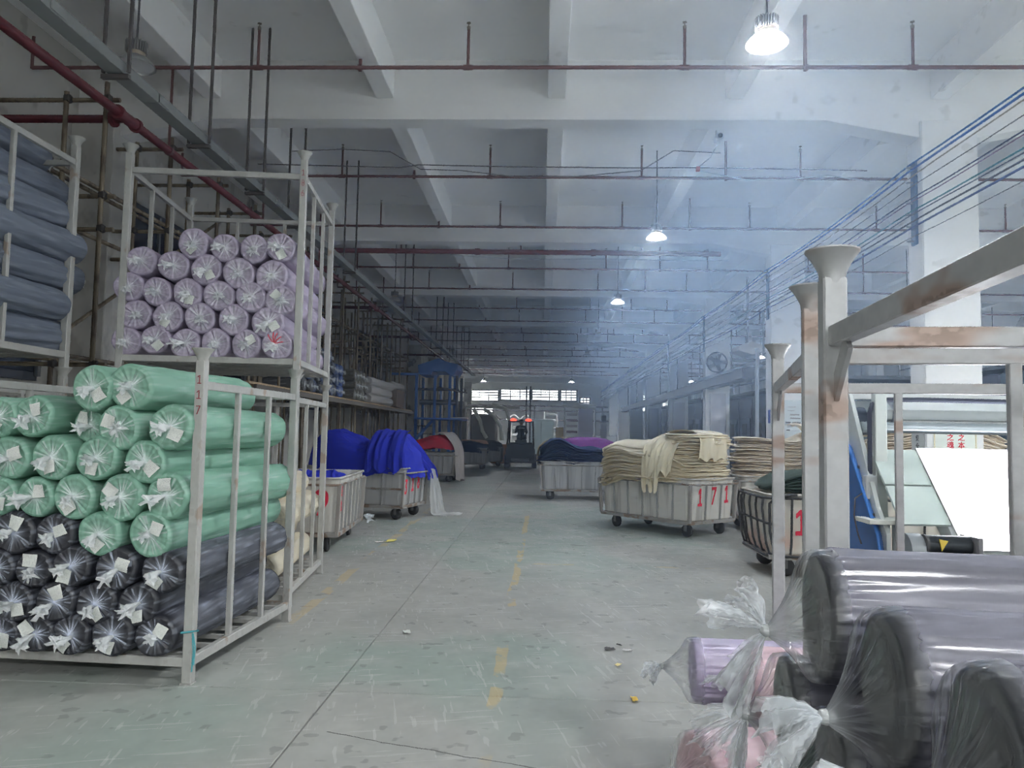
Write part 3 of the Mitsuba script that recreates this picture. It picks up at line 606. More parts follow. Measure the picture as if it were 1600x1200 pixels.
# the stacked rack at the upper left with slate rolls, and the rack under it
FL, FR, RR, RL = (-5.42, 4.62), (-3.98, 4.62), (-3.98, 6.10), (-5.42, 6.10)
rack('lower stacking rack at the far left behind the green rolls', FL, FR, RR, RL, 0)
rack('upper stacking rack at the far left, holding slate blue rolls', FL, FR, RR, RL, 1.955, bars=1)
sl = [(-4.12, 2.23), (-4.42, 2.22), (-4.74, 2.22), (-5.06, 2.22), (-4.08, 2.49), (-4.36, 2.48), (-4.7, 2.48), (-4.11, 2.745), (-4.42, 2.74), (-4.05, 3.00), (-4.35, 3.0), (-4.13, 3.26), (-4.45, 3.25), (-4.30, 3.51), (-4.6, 3.5), (-4.36, 3.77)]
for i, (x, z) in enumerate(sl):
    sd += 1; rg = random.Random(sd); y0 = 6.26+rg.uniform(-.16, .10)
    where = ['bottom', 'second', 'third', 'fourth', 'fifth', 'sixth', 'topmost'][[0, 0, 0, 0, 1, 1, 1, 2, 2, 3, 3, 4, 4, 5, 5, 6][i]]
    pos = ['nearest the aisle', 'second from the aisle', 'third from the aisle', 'fourth from the aisle', 'nearest the aisle', 'second from the aisle', 'third from the aisle', 'nearest the aisle', 'second from the aisle', 'nearest the aisle', 'second from the aisle', 'nearest the aisle', 'second from the aisle', 'nearest the aisle', 'second from the aisle', 'above the side rail'][i]
    wrapped_roll(f'slate blue roll in the upper left rack, {where} row, {pos}', (x, y0, z), (rg.uniform(-.04, .04), -1, rg.uniform(-.02, .02)), 1.75, .14, SLATE, 'slate', sd, 'slate rolls in the upper left rack', paper=False, streak=.45, wrinkle=.008)
single('blue_twine', M().tube([(-2.085, 4.42, .30), (-2.02, 4.418, .31), (-2.012, 4.48, .30), (-2.09, 4.495, .295), (-2.087, 4.42, .30)], .006, (.08, .32, .36), 6).tube([(-2.02, 4.42, .30), (-2.005, 4.41, .2), (-2.012, 4.415, .08)], .004, (.08, .32, .36), 6).tube([(-2.015, 4.42, .30), (-1.995, 4.41, .22), (-2.0, 4.41, .12)], .004, (.08, .32, .36), 6), 'matte', 'turquoise twine knotted around the foot of rack 117', 'twine')
# ------------------------------------------------------------------ racks at the right, close to the camera
scene['wrapped_hero'] = pr(ROLLC, rough=.27, specular=.6, metallic=.05, clearcoat=1.0, clearcoat_gloss=.975)
scene['wrapped_soft'] = pr(ROLLC, rough=.4, specular=.5, clearcoat=1.0, clearcoat_gloss=.96)
def hood_w(p, n, uv):
    st = fbm(uv.x*26, uv.y*2.2, 3, 3); st2 = fbm(uv.x*70, uv.y*3, 9, 2)
    return dr.clip(  .10*smoothstep(.56, .76, st)+.14*smoothstep(.54, .75, st2)*smoothstep(.2, .6, uv.y)+.40*smoothstep(.66, 1.0, uv.y), 0, .8)
scene['film_hood'] = {'type': 'blendbsdf', 'weight': proc(hood_w), 'bsdf_a': {'type': 'thindielectric', 'int_ior': 1.32}, 'bsdf_b': {'type': 'principledthin', 'base_color': {'type': 'rgb', 'value': [.46, .48, .50]}, 'roughness': .3, 'diff_trans': .9, 'eta': 1.5}}
def tail_w(p, n, uv):
    a = fbm(uv.x*13, uv.y*3.0, 5, 3); b = fbm(uv.x*60, uv.y*5, 7, 2)
    return dr.clip(.12+.42*smoothstep(.42, .74, a)+.22*smoothstep(.5, .75, b)+.25*smoothstep(.35, .0, uv.y), 0, .92)
scene['film_tail'] = {'type': 'blendbsdf', 'weight': proc(tail_w), 'bsdf_a': {'type': 'thindielectric', 'int_ior': 1.6}, 'bsdf_b': {'type': 'principledthin', 'base_color': {'type': 'rgb', 'value': [.84, .87, .90]}, 'roughness': .2, 'diff_trans': .9, 'eta': 1.6}}
def gusset(t, p, ex, mat):
    a = np.array([*p, 0.0]); part(t, 'gusset', M().bar(a+[0, 0, 1.60], a+np.array([ex[0], ex[1], 0])*.13+[0, 0, 1.73], .012, .05), mat)
P1 = np.array([.723, 1.908]); exA = np.array([.995, -.1]); eyA = np.array([.1, .995])
A_FR = P1-1.45*eyA
ra = rack('nearest stacking rack at the right edge, rust stained, holding black rolls', P1, A_FR, A_FR+1.48*exA, P1+1.48*exA, 0, mat='rack_steel_rusty', front_rail=True, group=None, bars=2)
gusset(ra, P1, -eyA, 'rack_steel_rusty')
P2, P3 = np.array([.831, 2.362]), np.array([1.185, 3.853]); exB = np.array([.985, -.172])
rb = rack('second stacking rack from the right edge, its funnel cups beside the cart numbered 19', P3, P2, P2+1.45*exB, P3+1.45*exB, 0, mat='rack_steel_rusty', front_rail=True, group=None, side_fracs=(.385, .76))
gusset(rb, P3, P2-P3, 'rack_steel_rusty')

def hero_roll(label, pos, d, L, r, col, seed, name='fabric_roll', film=(.34, .34, .43), knot=(0, -.12, -.06), film_sheen=.14, tails=((-.6, -.5, .35, .16), (.3, -.35, .5, .15), (.1, -.3, -.9, .12)), group='rolls in the near right racks', hood=True, tail_mat='film_tail', mat='wrapped_hero'):
    """A roll seen close up: wrinkled wrap, pleated bag end gathered at a knot, fans of loose film. pos is the centre of the tied face; -y is outwards."""
    t = thing(name, label, 'fabric roll', group); F = frame(d); rg = np.random.default_rng(seed)
    n, rows = 132, 56; th = np.arange(n)*2*np.pi/n; ys = np.linspace(.055, L-.03, rows); V = []
    T_, Y_ = np.meshgrid(th, ys); P = np.stack([np.cos(T_), Y_, np.sin(T_)], -1)
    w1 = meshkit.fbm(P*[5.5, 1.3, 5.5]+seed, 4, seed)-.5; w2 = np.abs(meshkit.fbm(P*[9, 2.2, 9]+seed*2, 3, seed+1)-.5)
    w3 = meshkit.fbm(P*[2, 7, 2]+seed*3, 3, seed+2)-.5; near = np.exp(-Y_/.10)
    rad = r*(1+.02*np.cos(2*T_+seed))+.013*w1-.012*w2+.008*w3*near+.003*np.sin(31*T_+seed)*near
    body = np.stack([rad*np.cos(T_), Y_, rad*np.sin(T_)], -1)
    k = np.clip(film_sheen+.9*np.clip(w1, 0, 1)*film_sheen*2+.8*np.clip(w3-.08, 0, 1), 0, .8)  # film haze and painted sheen streaks mixed into the body colour
    qs = np.array([(.02, .034), (.35, .030), (.7, .024), (.86, .020), (.93, .024), (.975, .034)])
    sp = .5+.5*np.sin(9*th)
    V = [np.stack([r*a*np.cos(th), np.full(n, y), r*a*np.sin(th)], -1) for a, y in qs]; Sh = [np.full(n, .8+.2*a) for a, y in qs]; W = [np.zeros(n) for a, y in qs]
    V += list(body); Sh += [np.ones(n)]*(rows+2); W += list(k)+[np.zeros(n)]*2; V.append(np.stack([r*.9*np.cos(th), np.full(n, L), r*.9*np.sin(th)], -1))
    V.append(np.tile([0, L, 0], (n, 1)))
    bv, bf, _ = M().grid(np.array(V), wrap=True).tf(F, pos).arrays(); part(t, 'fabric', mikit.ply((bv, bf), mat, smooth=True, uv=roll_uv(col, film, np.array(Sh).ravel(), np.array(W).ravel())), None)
    kx, ky, kz = knot
    if hood:
        H = []; n2 = 120; t2 = np.arange(n2)*2*np.pi/n2; ph = rg.uniform(0, 6.3, 4)
        pl = (np.sin(17*t2+ph[0])+np.sin(26*t2+ph[1])+.8*np.sin(41*t2+ph[2]))/2.2+rg.normal(size=n2)*.25
        for q in np.linspace(0, 1, 15):
            u_ = max(0.0, (q-.16)/.84); rr = r*1.012*(1-.05*min(1, q/.16)**2) if q <= .16 else r*.962*(1-u_)**.95+.012*u_; yy = .055*(1-(q/.16)**.8) if q <= .16 else ky*(.55*u_+.45*u_**2.6)
            a = .0055*math.sin(math.pi*min(1, q*1.1+.08))*(.4+.8*q)
            rr2 = rr+pl*a*(1 if q < .95 else .3)
            H.append(np.stack([kx*q+rr2*np.cos(t2), yy+pl*a*.8, kz*q**1.3+rr2*np.sin(t2)], -1))
        hm = M().grid(np.array([np.vstack([h, h[:1]]) for h in H])).tf(F, pos); hv, hf, _ = hm.arrays(); a_, b_ = np.meshgrid(np.linspace(0, 1, 15), np.linspace(0, 1, n2+1), indexing='ij')
        part(t, 'bag_end', mikit.ply((hv, hf), 'film_hood', smooth=True, uv=np.stack([b_.ravel(), a_.ravel()], 1)), None, 'clear plastic bag end pleated towards its knot')
    part(t, 'plastic_knot', M().lathe([(.004, -.016), (.012, -.010), (.0135, 0), (.012, .010), (.004, .016)], (0, 0, 0), (.62, .64, .64), 14).tf(np.array([[1, 0, 0], [0, 0, 1], [0, -1, 0.]]), (kx, ky, kz)).tf(F, pos), 'film_white')
    for i, (ax, ay, az, ln) in enumerate(tails):
        dv = np.array([ax, ay, az], float); dv /= np.linalg.norm(dv); s1 = np.cross(dv, [0, 1.0, 0.2]); s1 /= np.linalg.norm(s1); s2 = np.cross(dv, s1)
        nu, nv = 46, 14; G = []
        u = np.linspace(-1, 1, nu)
        cr = np.cumsum(rg.normal(size=nu))*.15; cr -= np.linspace(cr[0], cr[-1], nu)
        for q in np.linspace(0, 1, nv):
            spread = (.010+.75*ln*q**1.05)*.62; lnq = ln*q*(1-.30*np.abs(u)**2.5+.10*np.sin(u*9+i*2+seed)*q+.03*rg.normal(size=nu)*q*q)
            o = (np.sin(u*19+i)*.010+cr*.035+rg.normal(size=nu)*.002)*(.25+q)*min(1, q*3)
            G.append(np.array([kx, ky, kz])+dv*lnq[:, None]+s1*(u*spread)[:, None]+s2*o[:, None]+np.array([0, 0, -.035*q*q]))
        tm = M().grid(np.array(G)).tf(F, pos); tv, tf_, _ = tm.arrays(); qa, ua = np.meshgrid(np.linspace(0, 1, nv), np.linspace(0, 1, nu), indexing='ij')
        part(t, 'loose_film', mikit.ply((tv, tf_), tail_mat, smooth=True, uv=np.stack([ua.ravel()+i*3+seed, qa.ravel()], 1)), None)
    return t
dA = (exA[0], exA[1], 0)
BK = (.011, .012, .016)
HG = 'black rolls in the nearest right rack'
def along(y, z, x0): return np.array([x0, y, z])
hero_roll('black roll in clear plastic, farthest of three atop the nearest right rack', along(1.625, 1.137, .555), dA, 1.45, .134, BK, 41, knot=(-.005, -.075, -.04), tails=((-.25, -.85, .40, .15), (-.75, -.35, .55, .15), (-.25, -.55, -.85, .16)), film_sheen=.27, group=HG)
hero_roll('black roll in clear plastic, middle of three atop the nearest right rack', along(1.335, 1.085, .562), dA, 1.45, .132, BK, 42, knot=(.02, -.075, -.05), tails=((.1, -.97, .25, .115), (.25, -.85, -.45, .11)), film_sheen=.22, group=HG)
hero_roll('black roll in clear plastic, nearest the camera atop the nearest right rack', along(1.05, 1.078, .568), dA, 1.45, .132, BK, 43, knot=(.04, -.07, -.055), tails=((.15, -.85, .45, .15), (.5, -.75, .1, .15), (-.1, -.8, -.1, .12)), film_sheen=.17, group=HG)
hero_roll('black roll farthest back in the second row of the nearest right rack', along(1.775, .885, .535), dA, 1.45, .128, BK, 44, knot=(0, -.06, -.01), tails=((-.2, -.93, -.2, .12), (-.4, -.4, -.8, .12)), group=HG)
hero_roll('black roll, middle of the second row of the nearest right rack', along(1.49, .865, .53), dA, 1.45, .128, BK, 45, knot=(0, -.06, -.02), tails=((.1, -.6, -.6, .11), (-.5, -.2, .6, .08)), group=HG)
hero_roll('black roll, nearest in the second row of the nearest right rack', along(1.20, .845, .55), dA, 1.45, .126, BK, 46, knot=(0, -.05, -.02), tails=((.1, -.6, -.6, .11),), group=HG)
sd = 700
for ri, (z, ysr) in enumerate([(.635, (1.70, 1.42, 1.13)), (.40, (1.76, 1.48, 1.2, .92))]):
    for ci, y in enumerate(ysr):
        sd += 1; wrapped_roll(f'black roll, {NTH[ci]} from the back in the {["third", "bottom"][ri]} row of the nearest right rack', (.56, y, z-(.02 if ri else 0)), dA, 1.45, .128, BLACKF, 'black', sd, HG, knot_scale=1.4, paper=False)
for ci, y in enumerate((1.78, 1.5, 1.22, .94, .66)):
    sd += 1; wrapped_roll(f'black roll, {NTH[ci]} from the back lying on the base of the nearest right rack', (.57, y, .275), dA, 1.45, .122, BLACKF, 'black', sd, HG, knot_scale=1.4, paper=False) if False else None
dB = (exB[0], exB[1], 0); PINK, LIL2 = (.55, .37, .42), (.36, .31, .46)
RG = 'pink and lilac rolls in the second right rack'
hero_roll('lilac roll with tied clear bag end sticking out of the second right rack', (.625, 3.27, .525), (.995, -.05, 0), 1.6, .131, LIL2, 51, mat='wrapped_soft', film_sheen=.06, knot=(0, -.10, .01), tails=((0, -.95, .1, .085), (.2, -.9, -.2, .06)), group=RG, film=(.75, .75, .8))
hero_roll('pink roll beside the lilac roll, half behind the black rolls', (.775, 2.95, .58), (.99, -.06, 0), 1.5, .130, PINK, 52, mat='wrapped_soft', film_sheen=.08, knot=(0, -.08, .0), tails=((.1, -.6, .5, .07),), group=RG, film=(.8, .78, .8))
hero_roll('pink roll low at the front of the second right rack, turned askew', (.50, 2.55, .405), (.93, .36, -.085), 1.35, .135, PINK, 53, mat='wrapped_soft', film_sheen=.08, knot=(0, -.06, .0), tails=((.1, -.6, -.5, .10),), group=RG, film=(.8, .78, .8))
for ci, (y, x0, c, cn) in enumerate([(3.14, .86, LILAC, 'lilac'), (3.42, .92, LILAC, 'lilac'), (3.68, 1.0, PINK, 'pink')]):
    sd += 1; wrapped_roll(f'{cn} roll on the base of the second right rack, {NTH[ci]} behind the askew pink roll', (x0, y, .285), dB, 1.4, .128, c, cn, sd, RG, paper=False)
# ------------------------------------------------------------------ fabric carts
CRED = (.62, .035, .07)
def rrect(a, b, r, n=8):
    p = []
    for cx, cy, s in ((a-r, b-r, 0), (-a+r, b-r, 1), (-a+r, -b+r, 2), (a-r, -b+r, 3)):
        for q in np.linspace(0, 1, n): p.append((cx+r*math.cos((s+q)*math.pi/2), cy+r*math.sin((s+q)*math.pi/2)))
    return np.array(p)
def ring(a, b, r, z): q = rrect(a, b, r); return np.column_stack([q, np.full(len(q), z)])
def cart(label, c, ang, L=1.9, W=1.1, H=.88, tub='cart_plastic', style='rib', nL=5, nW=2, numbers=(), group='fabric carts', mid=False, floor_z=.235, taper=.95, frame_mat='cart_frame', casters=((-1, -1), (1, -1), (-1, 1), (1, 1))):
    t = thing('fabric_cart', label, 'cart', group); R = rotz(ang); c3 = np.array([c[0], c[1], 0.0]); a, b = L/2, W/2
    def P(k, name, m, mat, lab=None): return part(k, name, m.tf(R, c3), mat, lab)
    z0 = floor_z; ta = lambda z: taper+(1-taper)*(z-z0)/(H-z0)
    rr = .10
    rings = [ring(a*taper*.2, b*taper*.2, .02, z0), ring(a*taper-.03, b*taper-.03, rr, z0), ring(a*taper, b*taper, rr, z0+.03), ring(a*.985, b*.985, rr, H-.06), ring(a*.99, b*.99, rr, H-.02), ring(a+.012, b+.012, rr, H-.018), ring(a+.018, b+.018, rr, H-.004), ring(a+.008, b+.008, rr, H+.006), ring(a-.02, b-.02, rr, H+.004), ring(a-.03, b-.03, rr, H-.02), ring(a*taper-.03, b*taper-.03, rr, z0+.06), ring(a*taper*.2, b*taper*.2, .02, z0+.05)]
    P(t, 'tub', M().grid(np.array(rings), (1, 1, 1), wrap=True), tub)
    za = z0-.012; ai, bi = a*taper+.01, b*taper+.01
    for p, q in (((-ai, -bi), (ai, -bi)), ((ai, -bi), (ai, bi)), ((ai, bi), (-ai, bi)), ((-ai, bi), (-ai, -bi))):
        P(t, 'base_rail', M().bar((*p, za), (*q, za), .045, .05, (.3, .28, .26)), frame_mat)
    zt = H-.085; at, bt = a*.985+.018, b*.985+.018
    if style == 'rib':
        for s in (-1, 1):
            for q in (np.arange(nL)+1)/(nL+1): P(t, 'rib', M().bar((s*0+(2*q-1)*ai*.98, s*(bi+.004), za), ((2*q-1)*at*.98, s*bt, zt), .03, .014, up=(1, 0, 0), col=(.27, .27, .265)), 'paint')
            for q in (np.arange(nW)+1)/(nW+1): P(t, 'rib', M().bar((s*(ai+.004), (2*q-1)*bi*.98, za), (s*at, (2*q-1)*bt*.98, zt), .03, .014, up=(0, 1, 0), col=(.27, .27, .265)), 'paint')
            for u in (-1, 1): P(t, 'corner_post', M().bar((s*ai, u*bi, za), (s*at, u*bt, zt), .045, .045, up=(1, 0, 0), col=(.28, .26, .24)), 'paint')
        if mid:
            zm = z0+(zt-z0)*.52; am, bm = a*ta(zm)+.012, b*ta(zm)+.012
            for s in (-1, 1): P(t, 'mid_rail', M().bar((-am, s*bm, zm), (am, s*bm, zm), .016, .03), frame_mat)
        for s in (-1, 1):
            P(t, 'top_rail', M().tube([(-at, s*bt, zt), (at, s*bt, zt)], .013, n=8), frame_mat)
            P(t, 'handle', M().tube([(s*at, -bt, zt), (s*(at+.05), -bt*.92, zt), (s*(at+.06), -bt*.5, zt), (s*(at+.06), bt*.5, zt), (s*(at+.05), bt*.92, zt), (s*at, bt, zt)], .014, n=8), frame_mat)
    else:
        BLK = (.022, .022, .024)
        def hoop(s_, pts): P(t, 'cage_bar', M().tube(pts, .013, BLK, 8), 'paint')
        for q in np.linspace(-.92, .92, 5):
            for s in (-1, 1):
                y = q*b; hoop(s, [(s*(at+.03), y, H-.03), (s*(at+.045), y, zt-.06), (s*(ai+.045), y, z0+.14), (s*(ai+.01), y, z0+.03), (s*(ai-.10), y, z0-.02)])
        for x in (-.70, .70):
            for s in (-1, 1): hoop(s, [(x, s*(bt+.02), H-.04), (x, s*(bi+.02), z0+.14), (x, s*(bi-.02), z0-.0)])
        for z, k in ((H-.04, 1.0), (z0+.0, .955)):
            q = rrect(a*k+.045, b*k+.03, .13); q = np.vstack([q, q[:1]]); P(t, 'cage_ring', M().tube(np.column_stack([q, np.full(len(q), z)]), .014, BLK, 8), 'paint')
        for s in (-1, 1):
            P(t, 'cage_ring', M().tube([(s*(a*.9), -b*.975-.03, z0+.34), (s*(a*.975+.02), -b*.95, z0+.35), (s*(a*.975+.05), -b*.8, z0+.36), (s*(a*.975+.05), b*.8, z0+.36), (s*(a*.975+.02), b*.95, z0+.35), (s*(a*.9), b*.975+.03, z0+.34)], .014, BLK, 8), 'paint')
            for u in (-1, 1): P(t, 'cage_hoop', M().tube([(s*(a-.30), u*(bt+.025), H+.0), (s*(a-.10), u*(bt+.025), H-.02), (s*(a-.01), u*(bt+.02), H-.10), (s*(a-.02), u*(bi+.03), .5), (s*(a*.95-.03), u*(bi+.02), z0-.01)], .016, BLK, 8), 'paint')
    for sx, sy in casters:
        x, y = sx*(a*taper-.17), sy*(b*taper-.14); R2 = .098
        k = P(t, 'caster', M().box((x, y, z0-.045), (.11, .09, .012), (.12, .12, .12)).box((x+.01, y-.036, .145), (.05, .006, .12), (.13, .13, .13)).box((x+.01, y+.036, .145), (.05, .006, .12), (.13, .13, .13)), 'paint')
        sp = random.Random(len(scene)).uniform(-.5, .5); d = np.array([math.cos(sp), math.sin(sp)])*.0
        wm = M()
        prof = [(.0, -.028), (.05, -.028), (.085, -.025), (R2, -.014), (R2, .014), (.085, .025), (.05, .028), (.0, .028)]
        wm.lathe(prof, (0, 0, 0), RUBBER, 24); wm.tf(np.array([[1, 0, 0], [0, 0, 1], [0, -1, 0.]]), (x+.02, y, R2+.001)); P(k, 'wheel', wm, 'paint', 'black rubber wheel')
    for txt, face, along_, zc, hh, sq in numbers:
        m = digits(txt, hh, .003, CRED, squeeze=sq); v, f, cc = m.arrays(); v[:, 1] -= hh/2
        mm = M().add(v, f, cc); nrm, rgt = {'+x': ((1, 0, 0), (0, 1, 0)), '-x': ((-1, 0, 0), (0, -1, 0)), '+y': ((0, 1, 0), (-1, 0, 0)), '-y': ((0, -1, 0), (1, 0, 0))}[face]
        nrm, rgt = np.array(nrm, float), np.array(rgt, float); half = a if face[1] == 'x' else b
        up = np.array([0, 0, 1.0])+nrm*half*(.985-taper)/(H-.06-z0-.03); up /= np.linalg.norm(up)
        pos = nrm*(half*(taper+(.985-taper)*(zc-z0-.03)/(H-.09-z0))+.004)+rgt*along_+np.array([0, 0, zc]); on_face(mm, rgt, up, pos); P(t, 'painted_number', mm, 'matte', f'red painted digit {txt}')
    return t, R, c3
# ---- cloth
def layers(t, R, c3, n, a, b, z0, h, col, seed, warp, nm='fold', squ=3.2, jit=.06, part_of=True, mat='cloth'):
    """A heap of folded cloth: layer upon layer with uneven rounded edges, bent over what lies beneath (warp)."""
    rg = np.random.default_rng(seed); N = 120; th = np.arange(N)*2*np.pi/N; base = np.asarray(col)
    zc = z0; sx = sy = 0.0
    for k in range(n):
        dz = h/n*rg.uniform(.8, 1.2); q = k/max(1, n-1)
        rr = 1/(np.abs(np.cos(th))**squ+np.abs(np.sin(th))**squ)**(1/squ)
        P = np.stack([np.cos(th)*2.2, np.sin(th)*2.2, np.full(N, k*.55)], 1)
        rr = rr*(1+jit*2.2*(meshkit.fbm(P*1.4+seed, 3, seed+k)-.5)+rg.uniform(-jit, jit)*.6)
        sx = .7*sx+rg.normal()*.020; sy = .7*sy+rg.normal()*.018
        G = []; tone = base*rg.uniform(.95, 1.05)
        for s, dzz, sh in ((0, 1, 1), (.3, 1, 1), (.55, 1, 1), (.75, 1, 1), (.90, 1, 1), (.965, .98, 1), (.990, .86, 1), (1.0, .62, 1), (.994, .42, 1), (.955, .26, 1), (.90, .22, 1)):
            x = a*rr*s*np.cos(th)+sx; y = b*rr*s*np.sin(th)+sy
            wav = .022*(meshkit.fbm(np.stack([x*5, y*5, np.full(N, k*.7)], 1)+seed, 3, seed+k)-.5)*2
            z = zc+dz*1.15*dzz+warp(x, y, q)+wav
            G.append(np.stack([x, y, z], 1))
        zc += dz
        part(t, nm, M().grid(np.array(G), tone, wrap=True, flip=True).tf(R, c3), mat)
    return zc
def heap(t, R, c3, a, b, z0, hfun, col, seed, nm='heap', fold=.035, drop=.10, N=150, K=46, squ=3.4, mat='cloth', fk=(3.2, 3.2), over=lambda th: 1.0, dirn=(1, .35)):
    """A loose heap of cloth over a cart: a folded surface that sinks at its rim."""
    th = np.arange(N)*2*np.pi/N; rr = 1/(np.abs(np.cos(th))**squ+np.abs(np.sin(th))**squ)**(1/squ); G = []
    ov = np.array([over(x) for x in th])
    for s in np.linspace(0, 1.0, K):
        x, y = a*rr*s*np.cos(th), b*rr*s*np.sin(th)
        p = np.stack([x*fk[0], y*fk[1], np.zeros(N)], 1); w = meshkit.fbm(p*.5+seed, 3, seed)*1.6
        u = x*dirn[0]+y*dirn[1]; v = -x*dirn[1]+y*dirn[0]
        f1 = np.abs(meshkit.fbm(np.stack([v*9+w*3, u*1.6+w, np.zeros(N)+seed], 1), 3, seed+1)-.5)*2
        f2 = np.abs(meshkit.fbm(p*1.3+w[:, None]*.8+seed, 3, seed+2)-.5)*2
        edge = np.clip((s-.93)/.07, 0, 1)
        z = z0+hfun(x, y)*(1-s**6*.55)+fold*(1.2*f1+.9*f2-.5)-edge**1.5*drop*ov
        grow = 1+.03*edge*ov
        G.append(np.stack([x*grow, y*grow, z], 1))
    part(t, nm, M().grid(np.array(G), col, wrap=True, flip=True).tf(R, c3), mat)
def drape(t, R, c3, path, wdir, width, col, seed, nm='hanging_end', ripple=.03, waves=5, NU=44, NV=40, mat='cloth', taper=(1, 1), ragged=.04):
    p = np.asarray(path, float); d = np.r_[0, np.cumsum(np.linalg.norm(np.diff(p, axis=0), axis=1))]; q = np.linspace(0, d[-1], NV)
    from scipy.interpolate import PchipInterpolator
    c = np.stack([PchipInterpolator(d, p[:, i])(q) for i in range(3)], 1); tg = np.gradient(c, axis=0); tg /= np.linalg.norm(tg, axis=1, keepdims=True)
    wd = np.asarray(wdir, float)/np.linalg.norm(wdir); u = np.linspace(-.5, .5, NU); rg = np.random.default_rng(seed); ph = rg.uniform(0, 6.3, 3); G = []
    for k in range(NV):
        s = q[k]/d[-1]; nn = np.cross(wd, tg[k]); w = width*(taper[0]*(1-s)+taper[1]*s)
        o = ripple*(np.sin(u*2*np.pi*waves+ph[0]+1.5*np.sin(s*2+ph[1]))+.5*np.sin(u*2*np.pi*waves*2.3+ph[2]+s))*(.35+.65*s)
        o = o+ripple*1.6*(meshkit.fbm(np.stack([u*7+seed, np.full(NU, s*2.2), np.zeros(NU)], 1), 3, seed)-.5)*2*(.3+.7*s)
        e = tg[k]*((s**4)*ragged*np.sin(u*17+ph[1]))[:, None]
        G.append(c[k]+wd*(u*w)[:, None]+nn*o[:, None]+e)
    part(t, nm, M().grid(np.array(G), col).tf(R, c3), mat)
CREAM, CREAM2 = (.72, .645, .48), (.68, .60, .48)
BLUEF, NAVYF, GREENF, PURP, REDF, PALE = (.022, .032, .36), (.012, .022, .060), (.028, .042, .036), (.22, .07, .27), (.42, .03, .055), (.50, .46, .44)
def cloth_thing(name, label, group=None): return thing(name, label, 'fabric', group)
# cart 171 with the big cream heap
ang = -math.radians(50); lx = np.array([math.cos(ang), math.sin(ang)]); ly = np.array([-lx[1], lx[0]]); Fc = np.array([2.2, 11.28])
cc = Fc-.95*lx+.55*ly
num = [('1', '+x', -.30, .60, .25, .55), ('7', '+x', .02, .615, .25, .62), ('1', '+x', .33, .63, .25, .55)]
_, R, c3 = cart('grey ribbed cart numbered 171 on black casters, heaped with cream fabric', cc, ang, numbers=num)
t = cloth_thing('fabric_heap', 'cream fabric heaped in uneven layers on the cart numbered 171')
def w171(x, y, q): return q*(.17*np.exp(-((x-.25)/.42)**2)*np.exp(-((y-.05)/.7)**2)+.16*np.exp(-((x+.50)/.38)**2)-.10*np.clip((np.abs(y)-.35)/.3, 0, 1)**2*1.0-.28*np.clip((x-.62)/.35, 0, 1)**1.5)-.17*np.clip((-x-.25)/.5, 0, 1)*np.clip((-y-.25)/.3, 0, 1)*(1-.5*q)
layers(t, R, c3-[0.0, 0, 0]+R @ np.array([-.10, -.05, 0]), 26, .92, .60, .80, .48, CREAM, 7, w171, squ=3.6, jit=.05)
drape(t, R, c3, [(.15, .35, 1.50), (.20, .0, 1.555), (.24, -.35, 1.48), (.27, -.62, 1.34), (.28, -.70, 1.08), (.28, -.70, .70)], (1, 0, 0), .40, CREAM, 3, ripple=.022, waves=2.3, taper=(1.1, .75), ragged=.07)
drape(t, R, c3, [(.55, .30, 1.52), (.52, -.05, 1.55), (.50, -.46, 1.46), (.50, -.66, 1.22), (.48, -.71, .92)], (1, .15, 0), .45, CREAM, 4, ripple=.02, waves=2.2, taper=(1.1, .9), ragged=.06)
drape(t, R, c3, [(.30, -.05, 1.56), (.60, -.02, 1.60), (.88, -.05, 1.56), (1.02, -.12, 1.40), (1.05, -.2, 1.16)], (0, 1, 0), .62, CREAM, 5, ripple=.016, waves=1.7, ragged=.03)
layers(t, R, c3+R @ np.array([.64, .0, 0]), 24, .33, .52, .80, .73, tuple(x*.95 for x in CREAM), 9, lambda x, y, q: 0*x, nm='lower_fold', jit=.09)
# navy cart behind it
_, R, c3 = cart('grey ribbed cart left of cart 171, heaped with navy fabric', (.93, 17.95), 0.0, nL=5, tub='cart_plastic_grey')
t = cloth_thing('fabric_heap', 'navy blue fabric layered on the grey cart left of cart 171')
def wn(x, y, q): return q*(.14*np.exp(-((x+.55)/.30)**2)-.12*np.clip((x+.2)/.9, 0, 1)-.08*np.clip((-x-.75)/.2, 0, 1))+.03*np.sin(x*7+y*2)-.05*q*np.clip((np.abs(y)-.3)/.3, 0, 1)
layers(t, R, c3, 12, .96, .57, .82, .44, NAVYF, 21, wn, squ=3.4, jit=.05)
t = cloth_thing('fabric_sheet', 'purple fabric lying over the back of the navy heap')
heap(t, R, c3+[.15, .22, 0], .72, .40, 1.25, lambda x, y: .14+.05*np.cos(x*3), PURP, 23, nm='sheet', fold=.03, drop=.12)
t = cloth_thing('fabric_sheet', 'tan cloth slumped over the left corner of the navy heap')
drape(t, R, c3, [(-.35, .5, 1.44), (-.6, .45, 1.40), (-.86, .40, 1.30), (-1.0, .35, 1.12), (-1.02, .3, .86)], (0, 1, 0), .4, (.42, .33, .22), 6, nm='sheet', ripple=.02, waves=2)
